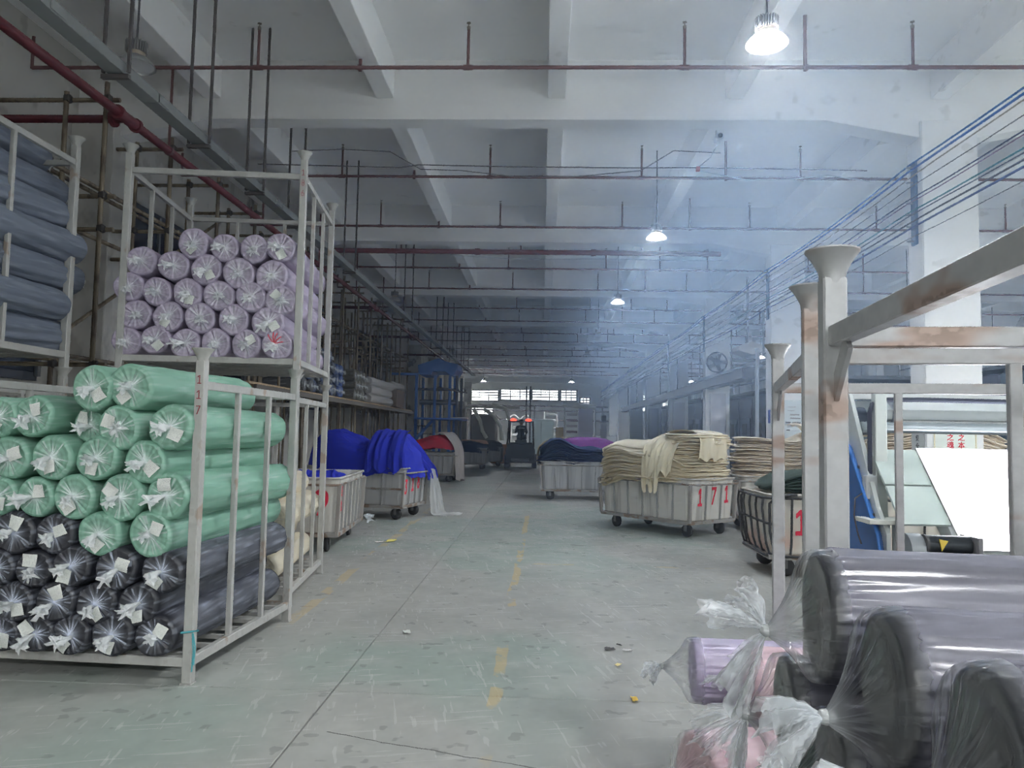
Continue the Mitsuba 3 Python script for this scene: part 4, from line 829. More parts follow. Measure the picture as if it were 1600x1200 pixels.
# left side: cart 9 (nearly empty, blue inside) and the blue heap cart 318
_, R, c3 = cart('white cart numbered 9 standing behind the left racks with a little blue fabric inside', (-3.07, 10.04), math.radians(94.3), H=.92, numbers=[('9', '-x', .34, .62, .30, .85), ('1', '-x', -.05, .62, .30, .85), ('8', '-y', -.68, .74, .12, .6), ('1', '-y', -.68, .56, .12, .6)], tub='cart_plastic', nL=6, nW=0)
t = cloth_thing('fabric_heap', 'small heap of royal blue fabric inside the white cart numbered 9')
heap(t, R, c3+[0, 0, 0], .84, .46, .72, lambda x, y: .10+.13*np.exp(-((x-.3)/.4)**2), BLUEF, 31, fold=.05, drop=.02)
single('film_scrap', tuft_mesh(5, .10, .06, .02, n=20).tf(rotz(1.0), (-2.50, 10.75, .30)), 'film_white', 'crumpled scrap of white film caught on the lower corner of cart 9', 'plastic film')
_, R, c3 = cart('grey steel cart numbered 318 heaped with royal blue fabric', (-3.108, 13.42), -math.radians(12.5), tub='cart_plastic_grey', nL=4, nW=3, mid=True, numbers=[('3', '+x', -.40, .56, .24, .6), ('1', '+x', -.10, .60, .25, .6), ('8', '+x', .16, .63, .24, .6)])
t = cloth_thing('fabric_heap', 'royal blue fabric heaped high and draped over the rim of cart 318')
heap(t, R, c3, 1.0, .60, .86, lambda x, y: .40+.26*np.exp(-((x+.62)/.50)**2)+.20*np.exp(-((x-.56)/.30)**2)-.10*np.exp(-((x-.08)/.16)**2)-.04*y, BLUEF, 33, fold=.06, drop=.34, N=200, K=60)
drape(t, R, c3, [(.45, .25, 1.50), (.55, -.1, 1.52), (.60, -.48, 1.36), (.62, -.68, 1.08), (.63, -.70, .84)], (1, 0, 0), .62, BLUEF, 35, ripple=.024, waves=2.4, ragged=.05, taper=(.9, 1.1))
drape(t, R, c3, [(.62, .05, 1.46), (.85, .15, 1.2), (.98, .28, .98), (1.04, .42, .86), (1.07, .5, .66)], (.3, 1, 0), .30, BLUEF, 36, ripple=.016, waves=1.6, taper=(1.6, .8), ragged=.03)
t = thing('plastic_bag', 'long white plastic sheet hanging from the corner of cart 318 onto the floor', 'plastic film')
drape(t, R, c3, [(1.06, .50, .84), (1.10, .52, .60), (1.13, .54, .3), (1.16, .56, .05), (1.22, .58, .012), (1.45, .62, .010)], (.35, 1, 0), .42, (.80, .81, .80), 37, nm='sheet', ripple=.035, waves=4, taper=(.35, 1.2), mat='film_white')
# cart further back with red and pale cloth
_, R, c3 = cart('grey cart further back on the left, red and pale cloth hanging over its end', (-3.50, 23.3), -math.radians(6), tub='cart_plastic_grey')
t = cloth_thing('fabric_heap', 'red fabric heaped on the cart further back on the left'); heap(t, R, c3, .98, .56, .88, lambda x, y: .34+.2*np.exp(-((x-.4)/.5)**2), REDF, 41, fold=.05)
t = cloth_thing('fabric_sheet', 'pale pinkish cloth hanging from the red heap down to the floor')
drape(t, R, c3, [(.35, .1, 1.44), (.62, -.1, 1.48), (.9, -.2, 1.25), (1.05, -.25, .9), (1.08, -.28, .5), (1.10, -.3, .06)], (.25, 1, 0), .80, PALE, 43, nm='sheet', ripple=.05, waves=3, taper=(1, .55))
# dark carts and crates far back
for i, (x, y, w, lab, col) in enumerate([(-3.05, 31.4, 0, 'dark cart covered with navy cloth far back on the left', NAVYF), (-2.40, 34.6, .1, 'dark cart beside the forklift covered with slate cloth', (.04, .045, .06)), (3.2, 24.5, .2, 'dark cart behind the navy cart with slate cloth on it', (.05, .05, .065))]):
    _, R, c3 = cart(lab, (x, y), w, W=1.0, tub='cart_plastic_grey', L=1.6 if i == 0 else 1.2)
    t = cloth_thing('fabric_sheet', ['navy cloth spread over the dark cart far back on the left', 'slate cloth over the dark cart beside the forklift', 'slate cloth over the dark cart behind the navy cart'][i]); heap(t, R, c3, .82 if i == 0 else .62, .54, .88, lambda x, y: .25+.04*np.cos(4*x), col, 50+i, nm='sheet', fold=.03, drop=.3, over=lambda th: 1.0)
t = thing('fabric_heap', 'flat tan and pink cloth lying on top of the navy cloth far back', 'fabric'); heap(t, rotz(0), np.array([-3.0, 31.5, 0]), .75, .40, 1.10, lambda x, y: .10+0*x, (.50, .33, .25), 57, nm='sheet', fold=.03)
# right side: cart with cream stack behind, cart with cream bundle, cart 19
_, R, c3 = cart('white cart behind cart 171 with a tall stack of cream fabric', (4.10, 12.75), 0.0, tub='cart_plastic', H=.90)
t = cloth_thing('fabric_heap', 'cream fabric stacked in crumpled folds on the white cart behind cart 19')
def wb(x, y, q): return q*(.22*np.clip((x+.15)/.7, 0, 1)-.03*np.cos(x*4))
layers(t, R, c3+[.05, -.05, 0], 24, .96, .52, .86, .60, CREAM2, 61, wb, squ=4, jit=.075)
drape(t, R, c3, [(.20, .2, 1.72), (.25, -.2, 1.74), (.30, -.52, 1.6), (.38, -.60, 1.3), (.48, -.62, .95)], (1, .0, 0), .50, CREAM2, 63, ripple=.03, waves=2.5)
t = thing('plastic_bag', 'white plastic bundle behind the right end of cart 171', 'plastic film')
heap(t, rotz(.3), np.array([2.98, 12.95, 0]), .20, .22, .92, lambda x, y: .34*np.sqrt(np.clip(1-(x/.22)**2-(y/.24)**2, 0, 1)), (.66, .70, .76), 65, nm='bundle', fold=.05, squ=2, mat='film_white', drop=.2)
_, R, c3 = cart('white cart beyond the inspection machine loaded with cream fabric', (5.65, 11.2), .05, H=.90)
t = cloth_thing('fabric_heap', 'cream fabric bundle seen behind the silver roller of the inspection machine')
layers(t, R, c3, 30, .93, .52, .86, .86, CREAM2, 67, lambda x, y, q: q*(.14*np.exp(-(x+.35)**2/.12)-.2*np.clip((x-.2)/.6, 0, 1)), squ=3.2, jit=.09)
_, R, c3 = cart('cream cart numbered 19 in a black wire cage, nearest cart on the right', (3.40, 8.88), 0.0, H=.90, tub='cart_plastic_stained', style='cage', numbers=[('1', '-y', -.585, .60, .26, .75), ('9', '-y', -.36, .60, .26, .75)])
t = cloth_thing('fabric_heap', 'dark green fabric folded on top of the cart numbered 19')
layers(t, R, c3+[.05, 0, 0], 6, .90, .48, .905, .22, GREENF, 71, lambda x, y, q: .03*q*np.cos(x*3)-.12*np.clip((-x-.65)/.3, 0, 1)*q, squ=3.5, jit=.07)
single('fabric_heap', M(), 'cloth', 'x', 'x') if False else None
# ------------------------------------------------------------------ pipe scaffold along the left wall
def clampm(p): return M().box(p, (.075, .075, .085), (.035, .032, .03), ch=.015)
t = None
bays = [(7.5-1.36*2, 'beside the far left rack'), (7.5, 'nearest the camera'), (8.88, ''), (10.24, ''), (11.6, ''), (12.96, ''), (14.3, ''), (15.7, ''), (17.0, ''), (18.4, ''), (19.8, ''), (21.2, ''), (22.6, ''), (24.0, ''), (25.4, '')]
t = thing('pipe_scaffold', 'tall rack of brown scaffold pipes and clamps along the left wall', 'scaffold')
XI, XO = -4.6, -5.03
SC = (.2, .17, .12)
for k, (y, _) in enumerate(bays):
    hI = 5.08 if k % 2 else 5.04
    for X, h in ((XI, hI), (XO, 4.98)):
        u = part(t, 'upright', M().tube([(X, y, 0), (X, y, h)], .026, SC, 10), 'scaffold_steel')
        for z in (2.12, 3.53, 3.88, 4.91):
            if y < 17: part(u, 'clamp', clampm((X+.01, y+.01, z)), 'paint')
    for z in (2.12, 3.53, 3.88, 4.91): part(t, 'transom', M().tube([(XO-(.75 if min(abs(y+.045-b) for b in BY) > .35 else .28), y+.045, z), (XI+.12, y+.045, z)], .024, SC, 10), 'scaffold_steel')
for X, zs in ((XO-.04, (2.17, 3.60, 4.10)), (XI-.04, (2.17, 3.95))):
    for z in zs: part(t, 'ledger', M().tube([(X, 4.4, z), (X, 26.0, z)], .024, SC, 10), 'scaffold_steel')
for k in range(3): part(t, 'brace', M().tube([(XO-.09, 7.5+k*5.5, 2.3), (XO-.09, 11.6+k*5.5, 4.8)], .022, SC, 8), 'scaffold_steel')
rg = random.Random(12)
for k in range(34):     # standing boards and dark pipes leaning behind
    y = 12.9+k*.36+rg.uniform(-.1, .1)
    part(t, 'standing_pipe', M().tube([(-5.12+rg.uniform(-.12, .12), y, 2.2 if k % 3 else 0), (-5.15+rg.uniform(-.12, .12), y+rg.uniform(-.05, .05), rg.uniform(3.8, 5.1))], rg.uniform(.018, .03), SC, 7), 'scaffold_steel')
# shelf along the scaffold, with wrapped rolls and sacks on it
t = thing('plank_shelf', 'long dark plank shelf on the left pipe scaffold, loaded with wrapped rolls', 'shelf')
for k in range(7):
    for j in range(4): part(t, 'plank', M().box((-4.42-.23*j, 11.9+2.0*k, 2.18+.002*j), (.215, 1.97, .04), (.16, .12, .09)), 'board_wood')
part(t, 'edge_beam', M().box((-4.29, 18.0, 2.12), (.05, 13.8, .09), (.10, .085, .07)), 'paint')
sd = 900
for k in range(10):
    for j in range(4 if k < 6 else 3):
        sd += 1; y = 13.7+k*.27+(.135 if j % 2 else 0); z = 2.325+j*.225
        wrapped_roll(f'dark roll on the plank shelf, {ords[k]} from the camera, {["bottom", "second", "third", "top"][j]} layer', (-4.33+rg.uniform(-.05, .04), y, z), (-1, rg.uniform(-.03, .03), 0), .8, .128, ((.055, .065, .09), (.04, .045, .06), (.06, .085, .16), (.09, .095, .10))[rg.randrange(4)] if k < 8 else (.03, .07, .22), ['a', 'bb', 'ccc', 'dddd'][rg.randrange(4)] if k < 8 else 'eeeee', sd, 'wrapped rolls on the plank shelf', paper=False, knot_scale=.9, streak=1.0)
for k in range(4):
    for j in range(3):
        sd += 1; wrapped_roll(f'brownish roll on the plank shelf, {ords[k]} from the camera, {["bottom", "second", "third", "top"][j]} layer', (-4.30, 17.2+k*.28+(.14 if j % 2 else 0), 2.325+j*.225), (-1, 0, 0), .8, .128, (.11, .105, .09), 'ffffff', sd, 'brownish rolls on the plank shelf', paper=False, knot_scale=.9)
WP = (.42, .41, .40)
for k, (y, z, L) in enumerate([(18.9, 2.32, 1.3), (18.9, 2.54, 1.25), (18.9, 2.76, 1.3), (20.25, 2.32, 1.3), (20.25, 2.54, 1.2), (20.3, 2.76, 1.5), (21.9, 2.84, 1.4)]):
    sd += 1; wrapped_roll(f'pale wrapped bundle lying along the plank shelf, {ords[k]} of the pale ones', (-4.42, y, z), (0.02, 1, 0), L, .115, WP, 'g'*7, sd, 'pale bundles on the plank shelf', paper=False, streak=.4, knot=False)
t = thing('carton', 'brown carton at the far end of the plank shelf', 'box')
part(t, 'body', M().box((-4.5, 22.2, 2.46), (.6, 1.1, .5), (.16, .13, .11), ch=.01), 'matte'); part(t, 'tape', M().box((-4.5, 22.2, 2.712), (.06, 1.1, .006), (.28, .22, .14), ch=0), 'paint')
# blue folding machine with its canopy, left of the aisle
BL = (.05, .15, .42)
t = thing('folding_machine', 'blue textile folding machine with a canopy and tall posts left of the aisle', 'machine')
y = 25.0
part(t, 'canopy', M().prism([(z, x) for x, z in [(-4.15, 3.42), (-4.18, 3.72), (-3.78, 3.86), (-3.50, 3.96), (-3.12, 3.82), (-2.86, 3.78), (-2.84, 3.60), (-2.98, 3.40), (-3.10, 3.40), (-3.25, 3.52), (-3.66, 3.52), (-3.74, 3.40)]], y-.02, y+1.6, 1, BL), 'paint')
for x in (-4.22, -3.60, -3.10, -2.86):
    for yy in (y+.1, y+1.5): part(t, 'post', M().box((x, yy, 1.7), (.09, .09, 3.4), BL if x < -3.0 else (.05, .06, .09)), 'paint')
part(t, 'arm', M().box((-4.65, y+.1, 3.42), (.95, .07, .08), BL), 'paint')
for z in (2.92,): part(t, 'cross_beam', M().box((-3.54, y+.1, z), (1.5, .07, .08), (.04, .05, .08)), 'paint')
part(t, 'platform', M().box((-3.35, y+.2, 1.93), (1.5, 2.4, .05), BL), 'paint'); part(t, 'platform_edge', M().box((-2.7, y-.4, 1.97), (.5, .9, .025), (.45, .47, .5)), 'metal')
part(t, 'chute', M().bar((-3.3, y-.5, 2.95), (-2.55, y-.9, 2.78), .5, .03, (.10, .10, .11)), 'paint')
part(t, 'chute_support', M().bar((-4.2, y-.2, 1.2), (-3.55, y-.2, 1.95), .09, .09, BL), 'paint')
for k in range(6): part(t, 'step', M().box((-4.0, y-.1+.1*k, .35+.27*k), (.6, .2, .03), (.05, .07, .11)), 'paint')
part(t, 'roller', M().tube([(-4.15, y+.4, 2.5), (-2.9, y+.4, 2.5)], .09, (.35, .36, .38), 16), 'metal')
for k in range(9): part(t, 'guide_bar', M().box((-4.12+k*.155, y+.55, 2.4), (.025, .025, .95), (.13, .13, .14)), 'paint')
# ------------------------------------------------------------------ fabric inspection machine with its lit table
MW, MB = (.50, .53, .52), (.03, .09, .25)
t = thing('inspection_machine', 'fabric inspection machine with a glowing white table, white side plate and blue side cover', 'machine')
S0, S1 = np.array([5.10, .78]), np.array([5.73, 1.43])      # (y, z) of the table's lower and upper edge
dS = (S1-S0)/np.linalg.norm(S1-S0); nS = np.array([-dS[1], dS[0]])
XS0, XS1, XM0, XM1 = 2.76, 4.65, 2.40, 5.0
def yz(p, x): return np.array([x, p[0], p[1]])
q = [yz(S0+nS*.03, XS0), yz(S0+nS*.03, XS1), yz(S1+nS*.03, XS1), yz(S1+nS*.03, XS0)]
part(t, 'light_table', M().add(np.array(q), [[0, 1, 2, 3]], (.9, .9, .9)), 'sky_pane', 'glowing white table', emitter={'type': 'area', 'radiance': {'type': 'rgb', 'value': [SCREEN*.97, SCREEN, SCREEN*1.05]}})
part(t, 'table_bed', M().prism([tuple(S0), tuple(S1), tuple(S1-nS*.12), tuple(S0-nS*.12)], XS0-.02, XM1-.04, 0, MW), 'paint')
for k in range(2):
    a, b = S0+dS*(.21+.35*k), S0+dS*(.21+.35*k+.335)
    part(t, 'apron_plate', M().prism([tuple(a+nS*.018), tuple(b+nS*.018), tuple(b), tuple(a)], XM0+.03, XS0-.006, 0, (.52, .60, .57)), 'gloss')
# side plates: a slanted white plate above a blue cover
side = [(6.22, 1.86), (5.98, 1.86), (5.52, 1.03), (5.36, .86), (5.36, .62), (5.8, .5), (6.35, .5), (6.35, 1.86)]
for X in (XM0, XM1): part(t, 'side_plate', M().prism(side, X-.015, X+.015, 0, MW), 'paint')
cover = [(6.10, 1.52), (5.92, 1.45), (5.56, .99), (5.43, .84), (5.40, .74), (5.44, .64), (5.60, .52), (5.66, .12), (6.4, .12), (6.4, 1.52)]
cv = part(t, 'side_cover', M().prism(cover, XM0-.055, XM0-.018, 0, MB), 'paint', 'blue side cover')
part(cv, 'edge_trim', M().tube([(XM0-.05, y+.0, z) for y, z in [(6.10, 1.535), (5.91, 1.46), (5.55, 1.0), (5.42, .845), (5.388, .74), (5.43, .63), (5.6, .51)]], .012, (.03, .14, .42), 8), 'paint')
for y, z in ((6.0, 1.66), (5.75, 1.3), (5.5, .97), (5.46, .70)): part(t, 'bolt', M().tube([(XM0-.02, y+.04, z), (XM0-.03, y+.04, z)], .012, (.12, .12, .12), 8), 'metal')
# front post with its box, platform and dark conduit
PX, PY = 2.475, 5.66
part(t, 'control_post', M().box((PX, PY, 1.40), (.085, .07, .96), (.52, .56, .54)), 'paint'); part(t, 'control_post', M().box((PX-.012, PY, .70), (.12, .11, .5), (.40, .43, .43)), 'paint')
part(t, 'switch_box', M().box((PX-.075, PY-.01, 1.16), (.085, .07, .17), (.45, .47, .48)), 'paint')
part(t, 'conduit', M().tube([(PX-.07, PY, 1.22), (PX-.07, PY, 1.70), (PX-.05, PY, 1.765), (PX+.03, PY, 1.80), (PX+.3, PY, 1.805), (4.9, PY+.0, 1.79)], .017, (.035, .04, .06), 8), 'matte')
part(t, 'conduit_clip', M().tube([(3.86, PY, 1.797), (3.90, PY, 1.797)], .024, (.6, .6, .62), 10), 'paint')
part(t, 'signal_wire', M().tube([(PX-.10, PY, 1.13), (PX-.2, PY-.05, 1.08), (PX-.22, PY-.08, .95), (PX-.2, PY-.1, .82), (PX-.18, PY-.1, .76)], .006, (.05, .05, .06), 6), 'matte')
part(t, 'shelf', M().box((PX+.06, PY-.16, .935), (.52, .26, .03), (.60, .61, .56)), 'paint'); part(t, 'shelf_leg', M().tube([(PX+.05, PY-.16, .92), (PX+.05, PY-.16, .55)], .038, (.40, .42, .43), 14), 'paint')
# hood, rollers
part(t, 'hood', M().prism([(5.95, 1.665), (5.93, 1.74), (6.05, 1.81), (6.5, 1.83), (6.5, 1.665)], XM0+.22, XM1-.03, 0, (.50, .54, .54)), 'paint')
part(t, 'hood_lamp', M().box(((XM0+XM1)/2+.1, 6.0, 1.65), (XM1-XM0-.4, .05, .02), (.8, .82, .82)), 'paint')
part(t, 'top_beam', M().box(((XM0+XM1)/2, 6.15, 1.85), (XM1-XM0, .10, .05), (.55, .57, .57)), 'paint')
part(t, 'hood_end', M().prism([(5.93, 1.62), (5.91, 1.80), (6.2, 1.81), (6.2, 1.62)], XM0+.30, XM0+.335, 0, (.18, .20, .23)), 'paint')
part(t, 'drum', M().tube([(XM0+.03, 6.3, 1.66), (XM0+.25, 6.3, 1.66)], .11, (.10, .12, .16), 24), 'metal')
part(t, 'draw_roller', M().tube([(XM0+.02, 5.84, 1.60), (XM1-.02, 5.84, 1.60)], .042, (.42, .47, .50), 20), 'metal')
part(t, 'winding_roller', M().tube([(2.47, 5.0, .84), (2.735, 5.0, .84)], .062, (.035, .04, .045), 24), 'metal', 'black winding roller'); part(t, 'winding_roller', M().tube([(2.36, 5.05, .80), (2.45, 5.05, .80)], .105, (.34, .36, .38), 28), 'metal', 'grey winding drum')
part(t, 'roller_end', M().tube([(2.452, 5.0, .84), (2.468, 5.0, .84)], .066, (.05, .05, .05), 24), 'paint'); part(t, 'warning_mark', M().prism([(.885, 2.52), (.875, 2.575), (.81, 2.535)], 4.928, 4.936, 1, (.62, .45, .06)), 'paint', 'yellow warning triangle')
part(t, 'roller_bracket', M().box((2.755, 5.0, .80), (.028, .22, .2), (.16, .16, .17)), 'paint'); part(t, 'tray', M().box((2.58, 4.98, .735), (.36, .24, .02), (.12, .12, .13)), 'paint'); part(t, 'tray_edge', M().box((2.58, 4.86, .76), (.34, .012, .02), (.62, .63, .66)), 'paint')
part(t, 'lower_cloth', M().box((4.0, 5.08, .66), (1.7, .03, .26), (.66, .74, .74)), 'cloth', 'white cloth below the glowing table')
part(t, 'base', M().box(((XM0+XM1)/2, 5.85, .25), (XM1-XM0-.1, 1.0, .48), (.20, .22, .25)), 'paint')
for X in (XM0+.1, XM1-.1):
    for y in (5.45, 6.25): part(t, 'foot', M().tube([(X, y, 0), (X, y, .05)], .04, (.1, .1, .1), 12), 'paint')

# ------------------------------------------------------------------ posters and notices on the columns
GLYPHS = {'企':[[[(2,22),(2,24),(10,27),(16,33),(18,33),(24,41),(27,40),(26,37),(31,32),(33,32),(38,27),(46,24),(45,20),(44,20),(38,23),(37,25),(33,26),(25,35),(24,35),(20,30),(18,30),(15,26),(13,26),(9,22),(5,20)]],[[(4,-3),(4,0),(10,0),(10,19),(13,19),(13,1),(14,0),(22,0),(23,1),(23,27),(26,27),(26,16),(40,16),(40,13),(27,13),(26,12),(26,1),(27,0),(45,0),(45,-3)]]],'业':[[[(3,-2),(3,2),(16,2),(16,40),(20,40),(20,2),(28,2),(28,40),(32,40),(32,13),(34,13),(40,25),(40,28),(42,29),(44,28),(43,23),(37,11),(32,12),(32,2),(45,2),(45,-2)]],[[(4,27),(5,29),(8,29),(8,26),(11,22),(14,12),(10,11),(8,20)]]],'之':[[[(3,1),(7,5),(13,6),(17,10),(19,10),(32,22),(32,24),(34,26),(5,27),(5,31),(24,31),(24,34),(20,38),(21,40),(24,40),(28,34),(28,31),(40,31),(41,30),(40,26),(36,23),(36,21),(22,8),(16,5),(16,3),(20,1),(46,1),(45,-3),(21,-3),(14,0),(12,2),(9,2),(6,-3),(4,-3)]]],'本':[[[(2,5),(11,14),(11,16),(13,17),(17,24),(17,26),(3,26),(3,30),(22,30),(22,40),(26,40),(26,30),(45,30),(45,26),(31,26),(36,15),(44,7),(46,7),(46,5),(44,3),(38,7),(37,4),(26,4),(26,-5),(22,-5),(22,4),(11,4),(11,7),(5,3)],[(27,24),(26,24),(26,8),(36,8)],[(18,18),(11,10),(11,8),(22,8),(22,25),(20,25)]]],'品':[[[(26,17),(44,17),(44,-4),(41,-4),(40,-2),(30,-2),(29,-5),(26,-4)],[(40,1),(41,2),(41,13),(40,14),(30,14),(30,1)]],[[(11,38),(37,38),(37,22),(11,22)],[(14,26),(15,25),(33,25),(34,26),(34,35),(14,35)]],[[(4,17),(21,17),(21,-4),(17,-4),(17,-2),(7,-2),(7,-5),(4,-5)],[(7,2),(8,1),(17,1),(17,14),(8,14),(7,13)]]],'生':[[[(3,0),(22,0),(22,13),(8,13),(8,16),(22,16),(22,27),(10,27),(7,20),(3,21),(3,23),(6,25),(9,31),(11,39),(15,39),(13,34),(13,31),(22,31),(22,40),(26,41),(26,31),(43,31),(43,27),(26,27),(26,16),(42,16),(42,13),(26,13),(26,0),(46,0),(46,-3),(3,-3)]]],'魂':[[[(2,7),(5,10),(7,20),(8,20),(8,22),(2,22),(2,25),(21,25),(21,36),(29,36),(30,41),(34,40),(33,36),(43,36),(43,15),(40,14),(40,11),(43,10),(45,5),(45,2),(46,2),(46,-1),(44,-4),(33,-4),(31,-3),(31,6),(22,-4),(18,-3),(25,4),(29,13),(29,15),(21,15),(21,22),(12,22),(9,12),(7,10),(7,9),(14,9),(15,12),(13,14),(13,16),(16,17),(18,10),(20,8),(20,4),(17,4),(17,7),(16,7),(15,6),(3,4)],[(42,4),(34,3),(34,-1),(43,-1),(43,3)],[(39,9),(39,6),(41,6),(41,9)],[(34,24),(33,22),(33,18),(40,18),(40,24)],[(34,28),(40,27),(40,33),(34,33)],[(34,13),(34,7),(35,7),(37,9),(38,15),(32,15),(32,13)],[(25,28),(31,27),(31,33),(25,33)],[(30,24),(25,24),(25,18),(30,18)]],[[(4,36),(18,36),(18,33),(4,33)]]],'安':[[[(3,18),(3,21),(16,21),(20,29),(24,29),(24,27),(21,23),(21,21),(45,21),(45,18),(35,18),(34,13),(29,8),(29,6),(34,5),(43,0),(42,-4),(36,-2),(35,0),(26,4),(16,-2),(6,-4),(4,-1),(14,1),(20,4),(20,6),(10,10),(13,18)],[(16,13),(16,11),(25,9),(29,12),(31,18),(18,18)]],[[(4,35),(21,35),(20,40),(24,40),(26,35),(44,35),(44,25),(40,25),(40,31),(38,32),(8,32),(8,25),(4,25)]]],'全':[[[(2,22),(8,25),(9,27),(11,27),(16,33),(18,33),(20,37),(23,39),(23,41),(27,40),(27,38),(30,33),(32,33),(36,28),(41,26),(42,24),(46,23),(47,21),(45,19),(43,19),(40,21),(39,19),(26,19),(26,11),(39,11),(39,8),(26,8),(26,0),(45,0),(45,-3),(4,-3),(4,0),(22,0),(22,8),(10,8),(10,11),(22,11),(22,19),(9,19),(8,21),(5,19),(3,19)],[(16,28),(11,22),(37,22),(24,35),(21,33),(21,31),(18,28)]]],'质':[[[(2,-2),(6,8),(7,37),(28,38),(28,39),(41,40),(42,37),(30,36),(29,30),(46,30),(46,27),(29,27),(28,22),(42,22),(42,5),(38,5),(38,19),(18,19),(18,5),(14,5),(14,22),(25,22),(25,27),(10,27),(9,5),(6,-3),(4,-4)],[(18,34),(10,34),(10,30),(26,30),(26,35),(18,35)]],[[(29,2),(29,4),(32,5),(45,-1),(45,-2),(43,-4),(41,-4),(40,-2),(34,1)]],[[(11,-3),(11,-1),(19,1),(25,6),(26,17),(29,17),(30,16),(30,10),(27,3),(16,-4)]]],'量':[[[(2,0),(22,0),(22,2),(7,2),(6,3),(6,5),(22,5),(22,8),(8,8),(8,20),(41,20),(41,8),(26,8),(26,5),(42,5),(42,3),(41,2),(26,2),(26,0),(46,0),(46,-3),(2,-3)],[(26,13),(26,10),(37,10),(37,13)],[(37,18),(26,18),(26,15),(37,15)],[(11,10),(22,10),(22,13),(11,13)],[(11,16),(22,15),(22,18),(11,18)]],[[(3,22),(2,25),(46,25),(45,22)]],[[(8,27),(8,39),(39,39),(39,27)],[(12,34),(36,34),(36,37),(12,37)],[(12,32),(12,29),(36,29),(36,32)]]]}
def glyph(ch, h, col, depth=.0015):
    from shapely.geometry import Polygon
    m = M(); s = h/46
    for pl in GLYPHS[ch]:
        g = Polygon([(x*s, y*s) for x, y in pl[0]], [[(x*s, y*s) for x, y in k] for k in pl[1:]]).buffer(s*1.0)
        for gg in getattr(g, 'geoms', [g]):
            e = trimesh.creation.extrude_polygon(gg, depth, engine='earcut'); m.add(e.vertices[e.faces.reshape(-1)], np.arange(len(e.faces)*3).reshape(-1, 3), col)
    return m
yc = BY[2]-.18                                    # front face of the nearest column
t = thing('poster', 'white poster with red writing on the front of the nearest column', 'poster')
part(t, 'sheet', M().box((4.80, yc-.006, 1.44), (.50, .006, .80), (.70, .74, .68), ch=0), 'paint'); part(t, 'border', M().box((4.56, yc-.0105, 1.44), (.012, .003, .78), (.62, .55, .36), ch=0), 'paint'); part(t, 'border', M().box((5.03, yc-.0105, 1.44), (.012, .003, .78), (.62, .55, .36), ch=0), 'paint')
PRD = (.55, .05, .07)
for col, x in (('品生之魂', 4.70), ('企业之本', 4.825)):
    for k, ch in enumerate(col): part(t, 'writing', on_face(glyph(ch, .078, PRD), (1, 0, 0), (0, 0, 1), (x, yc-.009, 1.70-.088*k-.0)), 'matte', 'red character')
part(t, 'printed_flower', M().prism([(1.395, 4.86), (1.42, 4.90), (1.40, 4.925), (1.36, 4.92), (1.355, 4.88)], yc-.012, yc-.009, 1, (.72, .60, .10)), 'matte', 'yellow printed shape'); part(t, 'printed_flower', M().prism([(1.40, 4.945), (1.405, 4.975), (1.375, 5.0), (1.35, 5.0), (1.35, 4.93), (1.375, 4.925)], yc-.0135, yc-.0105, 1, (.62, .12, .16)), 'matte', 'red printed shape'); part(t, 'printed_line', M().tube([(4.86, yc-.011, 1.325), (4.90, yc-.011, 1.30), (4.95, yc-.011, 1.31), (5.0, yc-.011, 1.305)], .004, (.2, .2, .2), 5), 'matte')
t = thing('poster', 'grey poster with black writing on the aisle side of the nearest column', 'poster')
part(t, 'sheet', M().box((4.466, BY[2], 1.44), (.006, .30, .80), (.45, .47, .47), ch=0), 'paint')
for k, ch in enumerate('质量安全'): part(t, 'writing', on_face(glyph(ch, .075, (.06, .06, .07)), (0, -1, 0), (0, 0, 1), (4.4625, BY[2]+.05, 1.70-.095*k)), 'matte', 'black character')
part(t, 'printed_flower', M().prism([(BY[2]-.11, 1.36), (BY[2]-.07, 1.36), (BY[2]-.09, 1.42)], 4.458, 4.4615, 0, (.5, .16, .14)), 'matte')
y2 = BY[3]-.18
t = thing('notice', 'white notice with grey printed lines on the front of the second column', 'notice')
part(t, 'sheet', M().box((4.92, y2-.006, 1.78), (.44, .006, .95), (.62, .68, .70), ch=0), 'gloss')
for k, (x, z, w, h, c) in enumerate([(4.86, 2.12, .16, .014, .45), (4.85, 2.05, .14, .014, .45), (4.92, 1.97, .18, .03, .36), (4.93, 1.90, .20, .028, .34), (4.79, 1.815, .10, .035, .10), (4.95, 1.815, .16, .035, .16), (4.82, 1.74, .10, .022, .30), (4.95, 1.74, .14, .014, .5), (4.79, 1.67, .07, .025, .12), (4.93, 1.66, .18, .012, .5)]): part(t, 'printed_line', M().box((x, y2-.0105, z), (w, .002, h), (c, c, c*1.04), ch=0), 'matte')
part(t, 'writing', on_face(digits('20', .10, .002, (.16, .17, .2), squeeze=.8), (1, 0, 0), (0, 0, 1), (4.95, y2-.0095, 1.46)), 'matte')
single('blue_sign', M().box((4.464, BY[3]-.06, 1.93), (.008, .12, .26), (.04, .07, .36)), 'paint', 'small blue sign on the aisle side of the second column', 'sign')
for k in (1, 2, 3): single('column_guard', M().box((4.80, BY[3+k]-.20, 1.35), (.42, .03, 2.7), (.50, .50, .55)), 'paint', f'pale board fixed to the front of the {["third", "fourth", "fifth"][k-1]} column', 'board')

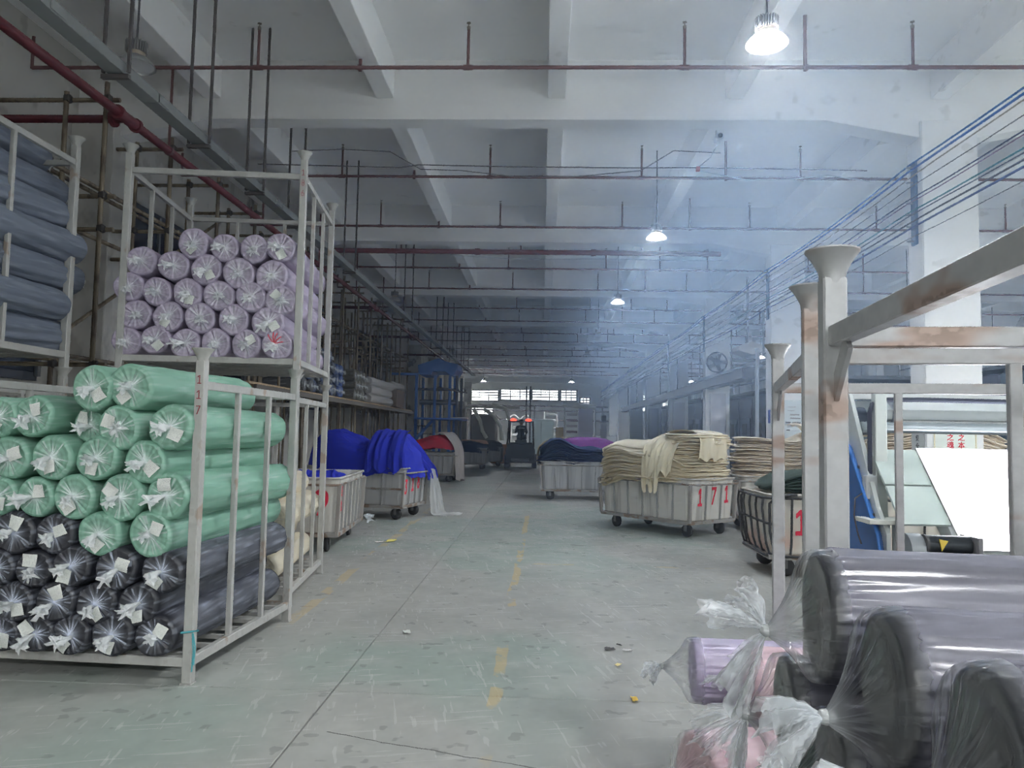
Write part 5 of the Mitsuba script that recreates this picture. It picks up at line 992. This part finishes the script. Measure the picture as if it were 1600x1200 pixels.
# ------------------------------------------------------------------ big machines in the hall on the right and far back
def dye_machine(label, x, y, L, W, H, col, seed, group='dark finishing machines'):
    rg = random.Random(seed); t = thing('finishing_machine', label, 'machine', group)
    n = max(3, int(L/1.3))
    for k in range(n):
        a = y+L*k/n; s = L/n
        b = part(t, 'chamber', M().box((x, a+s/2, H*.42+.12), (W, s-.02, H*.84), tuple(c*rg.uniform(.85, 1.15) for c in col), ch=.03), 'paint')
        part(b, 'door', M().box((x-W/2-.012, a+s/2, H*.40), (.03, s*.72, H*.55), tuple(c*1.5 for c in col), ch=.01), 'paint'); part(b, 'door_handle', M().box((x-W/2-.04, a+s*.22, H*.42), (.03, .03, .22), (.6, .62, .65)), 'metal')
        part(b, 'window', M().box((x-W/2-.03, a+s/2, H*.56), (.012, s*.34, H*.12), (.02, .025, .03)), 'gloss')
        if k % 2 == 0: part(t, 'exhaust_duct', M().tube([(x, a+s/2, H*.9), (x, a+s/2, H+.45), (x+.1, a+s/2, H+.7), (x+W*.6, a+s/2, H+.75)], .16, (.30, .32, .34), 14), 'paint')
    part(t, 'top_deck', M().box((x, y+L/2, H*.88+.1), (W+.06, L, .08), tuple(c*.7 for c in col)), 'paint')
    for z in (H*.94+.2, H*.94+.62): part(t, 'guard_rail', M().tube([(x-W/2, y, z), (x-W/2, y+L, z)], .022, (.32, .34, .37), 8), 'metal')
    for k in range(n+1): part(t, 'rail_post', M().tube([(x-W/2, y+L*k/n, H*.9), (x-W/2, y+L*k/n, H*.94+.62)], .02, (.3, .32, .35), 8), 'metal')
    part(t, 'base', M().box((x, y+L/2, .07), (W+.1, L, .14), (.05, .05, .06)), 'paint')
    part(t, 'front_roller', M().tube([(x-W*.45, y-.28, 1.3), (x+W*.45, y-.28, 1.3)], .11, (.45, .48, .5), 18), 'metal'); part(t, 'front_roller', M().tube([(x-W*.45, y-.4, 2.0), (x+W*.45, y-.4, 2.0)], .09, (.45, .48, .5), 18), 'metal')
    for s in (-1, 1): part(t, 'roller_frame', M().box((x+s*W*.47, y-.3, 1.15), (.07, .4, 2.3), col), 'paint')
DB = (.045, .055, .075)
dye_machine('long dark finishing machine behind the second column on the right', 7.2, 16.2, 9.0, 2.2, 3.1, DB, 1)
dye_machine('dark finishing machine far to the right behind the first column', 9.95, 12.6, 7.0, 1.7, 3.3, (.05, .065, .09), 2)
dye_machine('dark finishing machine further back among the right columns', 7.0, 28.0, 12.0, 2.3, 3.2, (.04, .045, .06), 3)
dye_machine('grey finishing machine at the far right', 14.6, 14.0, 10.0, 2.0, 3.0, (.16, .17, .18), 4)
t = thing('steam_pipe', 'silver bent steam pipe standing beside the dark machine behind the second column', 'pipe')
part(t, 'run', M().tube([(5.35, 15.9, .0), (5.35, 15.9, 2.5), (5.30, 15.9, 2.62), (5.2, 15.9, 2.68), (4.9, 16.6, 2.68)], .035, (.42, .46, .50), 12), 'metal'); part(t, 'flange', M().tube([(5.35, 15.9, 1.2), (5.35, 15.9, 1.24)], .07, (.42, .46, .5), 12), 'metal')
t = thing('steam_pipe', 'tall pale drain pipe beside the second column', 'pipe')
part(t, 'run', M().tube([(4.28, 15.25, .0), (4.28, 15.25, 2.9), (4.30, 15.25, 3.1), (4.28, 15.25, 3.3)], .04, (.40, .43, .48), 12), 'paint')
t = thing('duct', 'grey air duct running level between the right columns', 'duct')
part(t, 'run', M().box((4.6, 30.0, 2.95), (.3, 26.0, .26), (.10, .11, .14)), 'paint')
for k in range(7): part(t, 'hanger', M().box((4.6, 18.6+k*3.7, 3.6), (.03, .03, 1.1), (.12, .12, .14)), 'paint')
t = thing('wall_fan', 'dark wall fan on the third column', 'fan')
yf = BY[4]-.3
part(t, 'guard', M().tube([(4.75+.27*math.cos(a), yf, 3.55+.27*math.sin(a)) for a in np.linspace(0, 2*math.pi, 25)], .02, (.05, .06, .09), 8), 'paint'); part(t, 'hub', M().tube([(4.75, yf-.05, 3.55), (4.75, yf+.1, 3.55)], .09, (.06, .07, .10), 16), 'paint')
for k in range(5): part(t, 'blade', M().box((4.75+.14*math.cos(k*1.257), yf, 3.55+.14*math.sin(k*1.257)), (.2, .012, .1), (.07, .08, .11), np.stack([[math.cos(k*1.257), 0, math.sin(k*1.257)], [0, 1, 0], [-math.sin(k*1.257), 0, math.cos(k*1.257)]], 1)), 'paint')
part(t, 'bracket', M().box((4.75, yf+.12, 3.55), (.06, .12, .06), (.1, .1, .12)), 'paint')
t = thing('air_cooler', 'pale box shaped air cooler hanging beyond the second column', 'air cooler')
part(t, 'casing', M().prism([(3.62, 4.72), (3.74, 4.76), (3.84, 5.05), (3.74, 5.36), (3.62, 5.40), (3.52, 5.05)], 18.4, 19.2, 1, (.62, .58, .55)), 'paint'); part(t, 'drop_rod', M().tube([(5.05, 18.8, 3.8), (5.05, 18.8, 5.5)], .03, (.2, .2, .22), 8), 'paint')
t = thing('cable_ladder', 'grey cable ladder climbing between the second and third columns', 'cable tray')
for s in (-.12, .12): part(t, 'side', M().bar((5.3, 15.4+s, 3.35), (4.0, 19.5+s, 2.95), .03, .07, (.22, .25, .30)), 'paint')
for k in range(12): part(t, 'rung', M().bar((5.3-1.3*k/11, 15.28+4.1*k/11, 3.35-.4*k/11), (5.3-1.3*k/11, 15.52+4.1*k/11, 3.35-.4*k/11), .03, .03, (.22, .25, .30)), 'paint')
part(t, 'support', M().box((4.8, 16.6, 3.8), (.04, .04, 1.0), (.2, .22, .25)), 'paint')
# ------------------------------------------------------------------ forklift with its driver, seen from behind
t = thing('forklift', 'dark forklift with two glowing red tail lights driving away down the aisle', 'forklift')
fx, fy = -.93, 33.0
DK = (.030, .032, .038)
part(t, 'counterweight', M().prism([(fx-.62, .22), (fx+.62, .22), (fx+.64, .75), (fx+.56, 1.02), (fx-.56, 1.02), (fx-.64, .75)][::1] and [(z, x) for x, z in [(fx-.62, .22), (fx+.62, .22), (fx+.64, .75), (fx+.56, 1.02), (fx-.56, 1.02), (fx-.64, .75)]], fy, fy+1.2, 1, DK), 'paint')
part(t, 'bumper', M().box((fx, fy-.02, .36), (.8, .06, .12), (.16, .16, .17)), 'paint')
for sx in (-1, 1):
    for yy in (fy+.35, fy+1.6):
        part(t, 'tyre', M().tube([(fx+sx*.60-.1, yy, .29), (fx+sx*.60+.1, yy, .29)], .29, RUBBER, 20), 'paint')
    part(t, 'guard_post', M().tube([(fx+sx*.58, fy+.1, .95), (fx+sx*.52, fy+.25, 2.02)], .035, (.02, .02, .022), 8), 'paint'); part(t, 'guard_post', M().tube([(fx+sx*.56, fy+1.6, .9), (fx+sx*.52, fy+1.35, 2.02)], .035, (.02, .02, .022), 8), 'paint')
    part(t, 'mast_rail', M().box((fx+.28+sx*.09, fy+1.95, 1.95), (.06, .1, 3.5), (.06, .06, .07)), 'paint')
    part(t, 'tail_light', M().lathe([(.0, 0), (.13, .02), (.145, .06), (.10, .12), (.0, .14)], (0, 0, 0), (.5, .03, .02), 16).tf(np.eye(3), (fx+sx*.33, fy+.28, 2.03)), 'paint', 'glowing red light', emitter={'type': 'area', 'radiance': {'type': 'rgb', 'value': [2.2, .12, .06]}})
part(t, 'roof_guard', M().box((fx, fy+.8, 2.04), (1.12, 1.2, .05), DK), 'paint')
part(t, 'body', M().box((fx, fy+1.2, .7), (1.1, 1.3, .8), DK), 'paint'); part(t, 'seat', M().box((fx, fy+.75, 1.15), (.5, .5, .14), (.04, .04, .04)), 'matte')
part(t, 'fork_carriage', M().box((fx+.1, fy+2.1, .6), (1.0, .08, .5), (.05, .05, .055)), 'paint')
from manifold3d import Manifold
def person(key_label, joints, bones, shift, col_of, edge=.02):
    parts_ = []
    for a, b in bones:
        (pa, ra), (pb, rb) = joints[a], joints[b]
        h = Manifold.batch_hull([Manifold.sphere(ra, 20).translate(pa), Manifold.sphere(rb, 20).translate(pb)]); parts_.append(h)
    from manifold3d import OpType
    u = Manifold.batch_boolean(parts_, OpType.Add).refine_to_length(edge); mm = u.to_mesh()
    tm = trimesh.Trimesh(mm.vert_properties[:, :3], mm.tri_verts, process=True); trimesh.smoothing.filter_taubin(tm, iterations=8)
    return M().add(np.array(tm.vertices)+shift, tm.faces, np.array([col_of(v) for v in tm.vertices]))
J = {'hip': ((0, .02, .12), .15), 'hipL': ((-.10, .05, .12), .10), 'hipR': ((.10, .05, .12), .10), 'chest': ((0, .0, .48), .155), 'shL': ((-.17, .0, .55), .068), 'shR': ((.17, .0, .55), .068), 'neck': ((0, .015, .64), .055), 'head0': ((0, .03, .74), .078), 'head1': ((0, .03, .83), .088),
     'elL': ((-.25, .12, .32), .048), 'elR': ((.25, .12, .32), .048), 'haL': ((-.16, .38, .34), .036), 'haR': ((.16, .36, .36), .036), 'knL': ((-.14, .46, .14), .075), 'knR': ((.14, .46, .14), .075), 'anL': ((-.14, .52, -.26), .05), 'anR': ((.14, .52, -.26), .05), 'toL': ((-.14, .64, -.30), .04), 'toR': ((.14, .64, -.30), .04), 'fiL': ((-.13, .46, .34), .026), 'fiR': ((.13, .44, .36), .026), 'earL': ((-.085, .03, .78), .016), 'earR': ((.085, .03, .78), .016), 'nose': ((0, .115, .77), .014)}
BN = [('hip', 'chest'), ('hipL', 'hipR'), ('chest', 'shL'), ('chest', 'shR'), ('shL', 'shR'), ('chest', 'neck'), ('neck', 'head0'), ('head0', 'head1'), ('shL', 'elL'), ('shR', 'elR'), ('elL', 'haL'), ('elR', 'haR'), ('haL', 'fiL'), ('haR', 'fiR'), ('hipL', 'knL'), ('hipR', 'knR'), ('knL', 'anL'), ('knR', 'anR'), ('anL', 'toL'), ('anR', 'toR'), ('earL', 'head0'), ('earR', 'head0'), ('nose', 'head0')]
def pcol(v):
    x, y, z = v
    if z > .655: return (.30, .19, .14)
    if z > .62 or y > .34 and z > .25: return (.30, .19, .14)
    return (.025, .027, .035) if z > .16 else (.03, .03, .032)
t = thing('person', 'driver in a dark jacket with a pale stripe sitting on the forklift, back turned', 'person')
part(t, 'body', person('', J, BN, np.array([fx, fy+.75, 1.24]), pcol), 'cloth')
part(t, 'hair', M().lathe([(.092, .0), (.098, .04), (.090, .09), (.06, .125), (.0, .14)], (fx, fy+.77, 1.24+.77), (.02, .018, .016), 20), 'cloth'); part(t, 'jacket_stripe', M().bar((fx-.15, fy+.60, 1.24+.50), (fx+.15, fy+.60, 1.24+.50), .02, .035, (.30, .31, .33)), 'matte', 'pale reflective stripe')
part(t, 'steering_wheel', M().tube([(fx+.17*math.cos(a), fy+1.17, 1.58+.17*math.sin(a)) for a in np.linspace(0, 2*math.pi, 17)], .014, DARK, 6), 'paint') if False else None

# ------------------------------------------------------------------ far end of the hall
t = thing('cloth_stand', 'white frame with hanging white and striped cloth far down the aisle', 'machine')
x0, yy = 1.30, 44.0
for x in (x0, x0+1.75): part(t, 'post', M().box((x, yy, 1.6), (.08, .5, 3.2), (.50, .50, .48)), 'paint')
part(t, 'top_roll', M().tube([(x0-.1, yy-.2, 3.25), (x0+1.8, yy-.2, 3.1)], .16, (.62, .61, .55), 14), 'cloth')
part(t, 'white_cloth', M().box((x0+1.2, yy-.3, 1.9), (.85, .02, 2.2), (.72, .70, .82)), 'cloth')
for k in range(6): part(t, 'striped_cloth', M().box((x0+.42, yy-.28, 1.0+.33*k), (.62, .02, .14), (.62, .58, .60) if k % 2 else (.34, .26, .32)), 'cloth')
t = thing('cloth_stand', 'narrow white stand beside the hanging cloth far down the aisle', 'machine')
part(t, 'post', M().box((3.55, 44, 1.1), (.35, .35, 2.2), (.66, .66, .72)), 'paint'); part(t, 'head', M().box((3.55, 43.9, 2.45), (.3, .3, .4), (.05, .05, .06)), 'paint'); part(t, 'neck_ring', M().tube([(3.55, 44, 2.2), (3.55, 44, 2.26)], .2, (.5, .5, .5), 12), 'paint')
for k, (x, y, w, h, d, c, lab) in enumerate([(-.05, 47, 1.5, 2.4, 1.2, (.22, .27, .28), 'grey green cabinet right of the forklift far back'), (1.0, 43, .45, 1.9, .5, (.48, .36, .20), 'tan board standing beside the grey green cabinet'), (-2.1, 38, .85, .95, .8, (.42, .22, .12), 'orange brown crate left of the forklift'), (-1.62, 40, .5, 1.0, .6, (.55, .36, .18), 'tan crate just left of the forklift'), (3.6, 48, 2.2, 1.5, 1.0, (.30, .32, .34), 'grey cabinet far right of the hanging cloth')]):
    t = thing('cabinet' if 'cabinet' in lab else 'crate' if 'crate' in lab else 'board', lab, 'cabinet' if 'cabinet' in lab else 'crate' if 'crate' in lab else 'board')
    part(t, 'body', M().box((x, y, h/2), (w, d, h), c, ch=.02), 'paint')
    if 'cabinet' in lab:
        for s in (-1, 1): part(t, 'door', M().box((x+s*w*.245, y-d/2-.012, h*.52), (w*.46, .03, h*.86), tuple(q*1.25 for q in c)), 'paint')
    elif 'crate' in lab:
        for j in range(4): part(t, 'slat', M().box((x, y-d/2-.01, h*(.14+.24*j)), (w, .025, h*.17), tuple(q*1.1 for q in c)), 'matte')
    else: part(t, 'label_plate', M().box((x, y-d/2-.01, h*.6), (w*.5, .02, h*.12), (.2, .15, .1)), 'matte')
t = thing('steam_machine', 'grey machine with pale bent ducts left of the forklift far back', 'machine')
part(t, 'body', M().box((-3.4, 45, 1.3), (1.6, 2.0, 2.6), (.12, .115, .11)), 'paint')
for k, pts in enumerate([[(-4.0, 43.8, 2.9), (-3.6, 43.8, 2.2), (-3.45, 43.8, 1.6), (-3.2, 43.8, 1.2)], [(-3.4, 43.7, 2.9), (-2.8, 43.7, 2.5), (-2.4, 43.7, 1.9), (-2.3, 43.7, 1.1)], [(-2.9, 43.6, 3.2), (-2.1, 43.6, 2.9), (-1.9, 43.6, 2.3)]]): part(t, 'duct', M().tube(pts, .11, (.55, .56, .52), 10), 'paint')
part(t, 'stack', M().tube([(-4.9, 44, 0), (-4.9, 44, 3.3)], .5, (.09, .085, .08), 18), 'paint'); part(t, 'top_beam', M().box((-3.0, 43.9, 3.0), (3.4, .2, .12), (.5, .5, .48)), 'paint')
for k, z in enumerate((3.45, 3.1, 2.45)):
    t = thing('line_shaft', f'horizontal rail crossing the far end of the hall, {["topmost", "middle", "lowest"][k]} of three', 'rail', 'far rails'); part(t, 'rail', M().box((-.4, 53.0-k*.8, z), (10.0, .12, .10), (.14, .13, .14)), 'paint')
    for x in (-5.0, -.55, 4.2): part(t, 'post', M().box((x, 53.06-k*.8, z/2), (.09, .09, z), (.11, .11, .12)), 'paint')
t = thing('white_machine', 'white machine with open rollers right of the forklift far back', 'machine')
for x in (.15, 1.0): part(t, 'side_frame', M().box((x, 50.5, 1.5), (.12, .8, 3.0), (.66, .66, .62)), 'paint')
for k in range(6): part(t, 'roller', M().tube([(.15, 50.3, .6+.45*k), (1.0, 50.3, .6+.45*k)], .11, (.6, .6, .57), 12), 'paint')
t = thing('white_machine', 'white machine frame behind the forklift far back', 'machine')
for x in (-2.0, -1.1): part(t, 'side_frame', M().box((x, 49.0, 1.2), (.14, .8, 2.4), (.66, .66, .63)), 'paint')
for k in range(5): part(t, 'roller', M().tube([(-2.0, 48.8, .5+.45*k), (-1.1, 48.8, .5+.45*k)], .12, (.55, .56, .54), 12), 'paint')
part(t, 'hose', M().tube([(-2.3, 48.6, 2.4), (-1.8, 48.5, 2.7), (-1.4, 48.5, 2.4), (-1.0, 48.5, 2.75), (-.7, 48.6, 2.3)], .08, (.66, .66, .62), 8), 'paint')
for k, (x, y) in enumerate([(7.5, 48.0), (9.5, 40.0), (9.7, 26.5)]):
    t = thing('lit_cabinet', f'machine with a lit panel glimpsed between the right columns, {NTH[k]} from the far end', 'machine', 'lit panels among the right columns')
    part(t, 'body', M().box((x, y, 1.2), (1.2, 1.2, 2.4), (.12, .13, .14)), 'paint'); part(t, 'lit_panel', M().box((x-.2, y-.62, 1.5), (.5, .03, .9), (.8, .8, .7)), 'sky_pane', emitter={'type': 'area', 'radiance': {'type': 'rgb', 'value': [2.6, 2.8, 2.2]}})

# ------------------------------------------------------------------ litter on the floor
def scrap(label, x, y, w, h, col, seed, cat='paper scrap'):
    rg = np.random.default_rng(seed); n = 7; a, b = np.meshgrid(np.linspace(-.5, .5, n), np.linspace(-.5, .5, n), indexing='ij')
    z = .004+.018*meshkit.fbm(np.stack([a*3+seed, b*3, a*0], -1), 3, seed); r = rotz(rg.uniform(0, 3))
    jag = 1+.25*(meshkit.noise(np.stack([a*6+seed, b*6, a*0], -1))-.5)
    p = np.stack([a*w*jag, b*h*jag, z], -1) @ r.T+np.array([x, y, 0]); single('paper_scrap', M().grid(p, col), 'matte', label, cat)
scrap('yellow and white torn paper on the floor in front of cart 318', -2.03, 10.35, .26, .11, (.62, .55, .16), 1)
scrap('white corner of torn paper beside the yellow paper', -2.16, 10.22, .14, .08, (.66, .65, .60), 2)
scrap('small black and white scrap on the floor right of the yellow line', .50, 5.42, .07, .045, (.06, .06, .06), 3); scrap('small white scrap right of the black scrap on the floor', .62, 5.40, .07, .03, (.62, .62, .60), 4); scrap('tiny black crumb behind the black scrap', .575, 5.52, .04, .02, (.04, .04, .04), 5)
scrap('yellow paper scrap on the floor near the lilac roll', .55, 4.42, .075, .035, (.60, .42, .10), 6); scrap('pale yellow crumb on the floor near the lilac roll', .52, 5.05, .05, .03, (.58, .50, .26), 8)
scrap('white paper scrap on the floor left of the saw-cut joint', -.98, 5.7, .08, .05, (.52, .55, .52), 7)
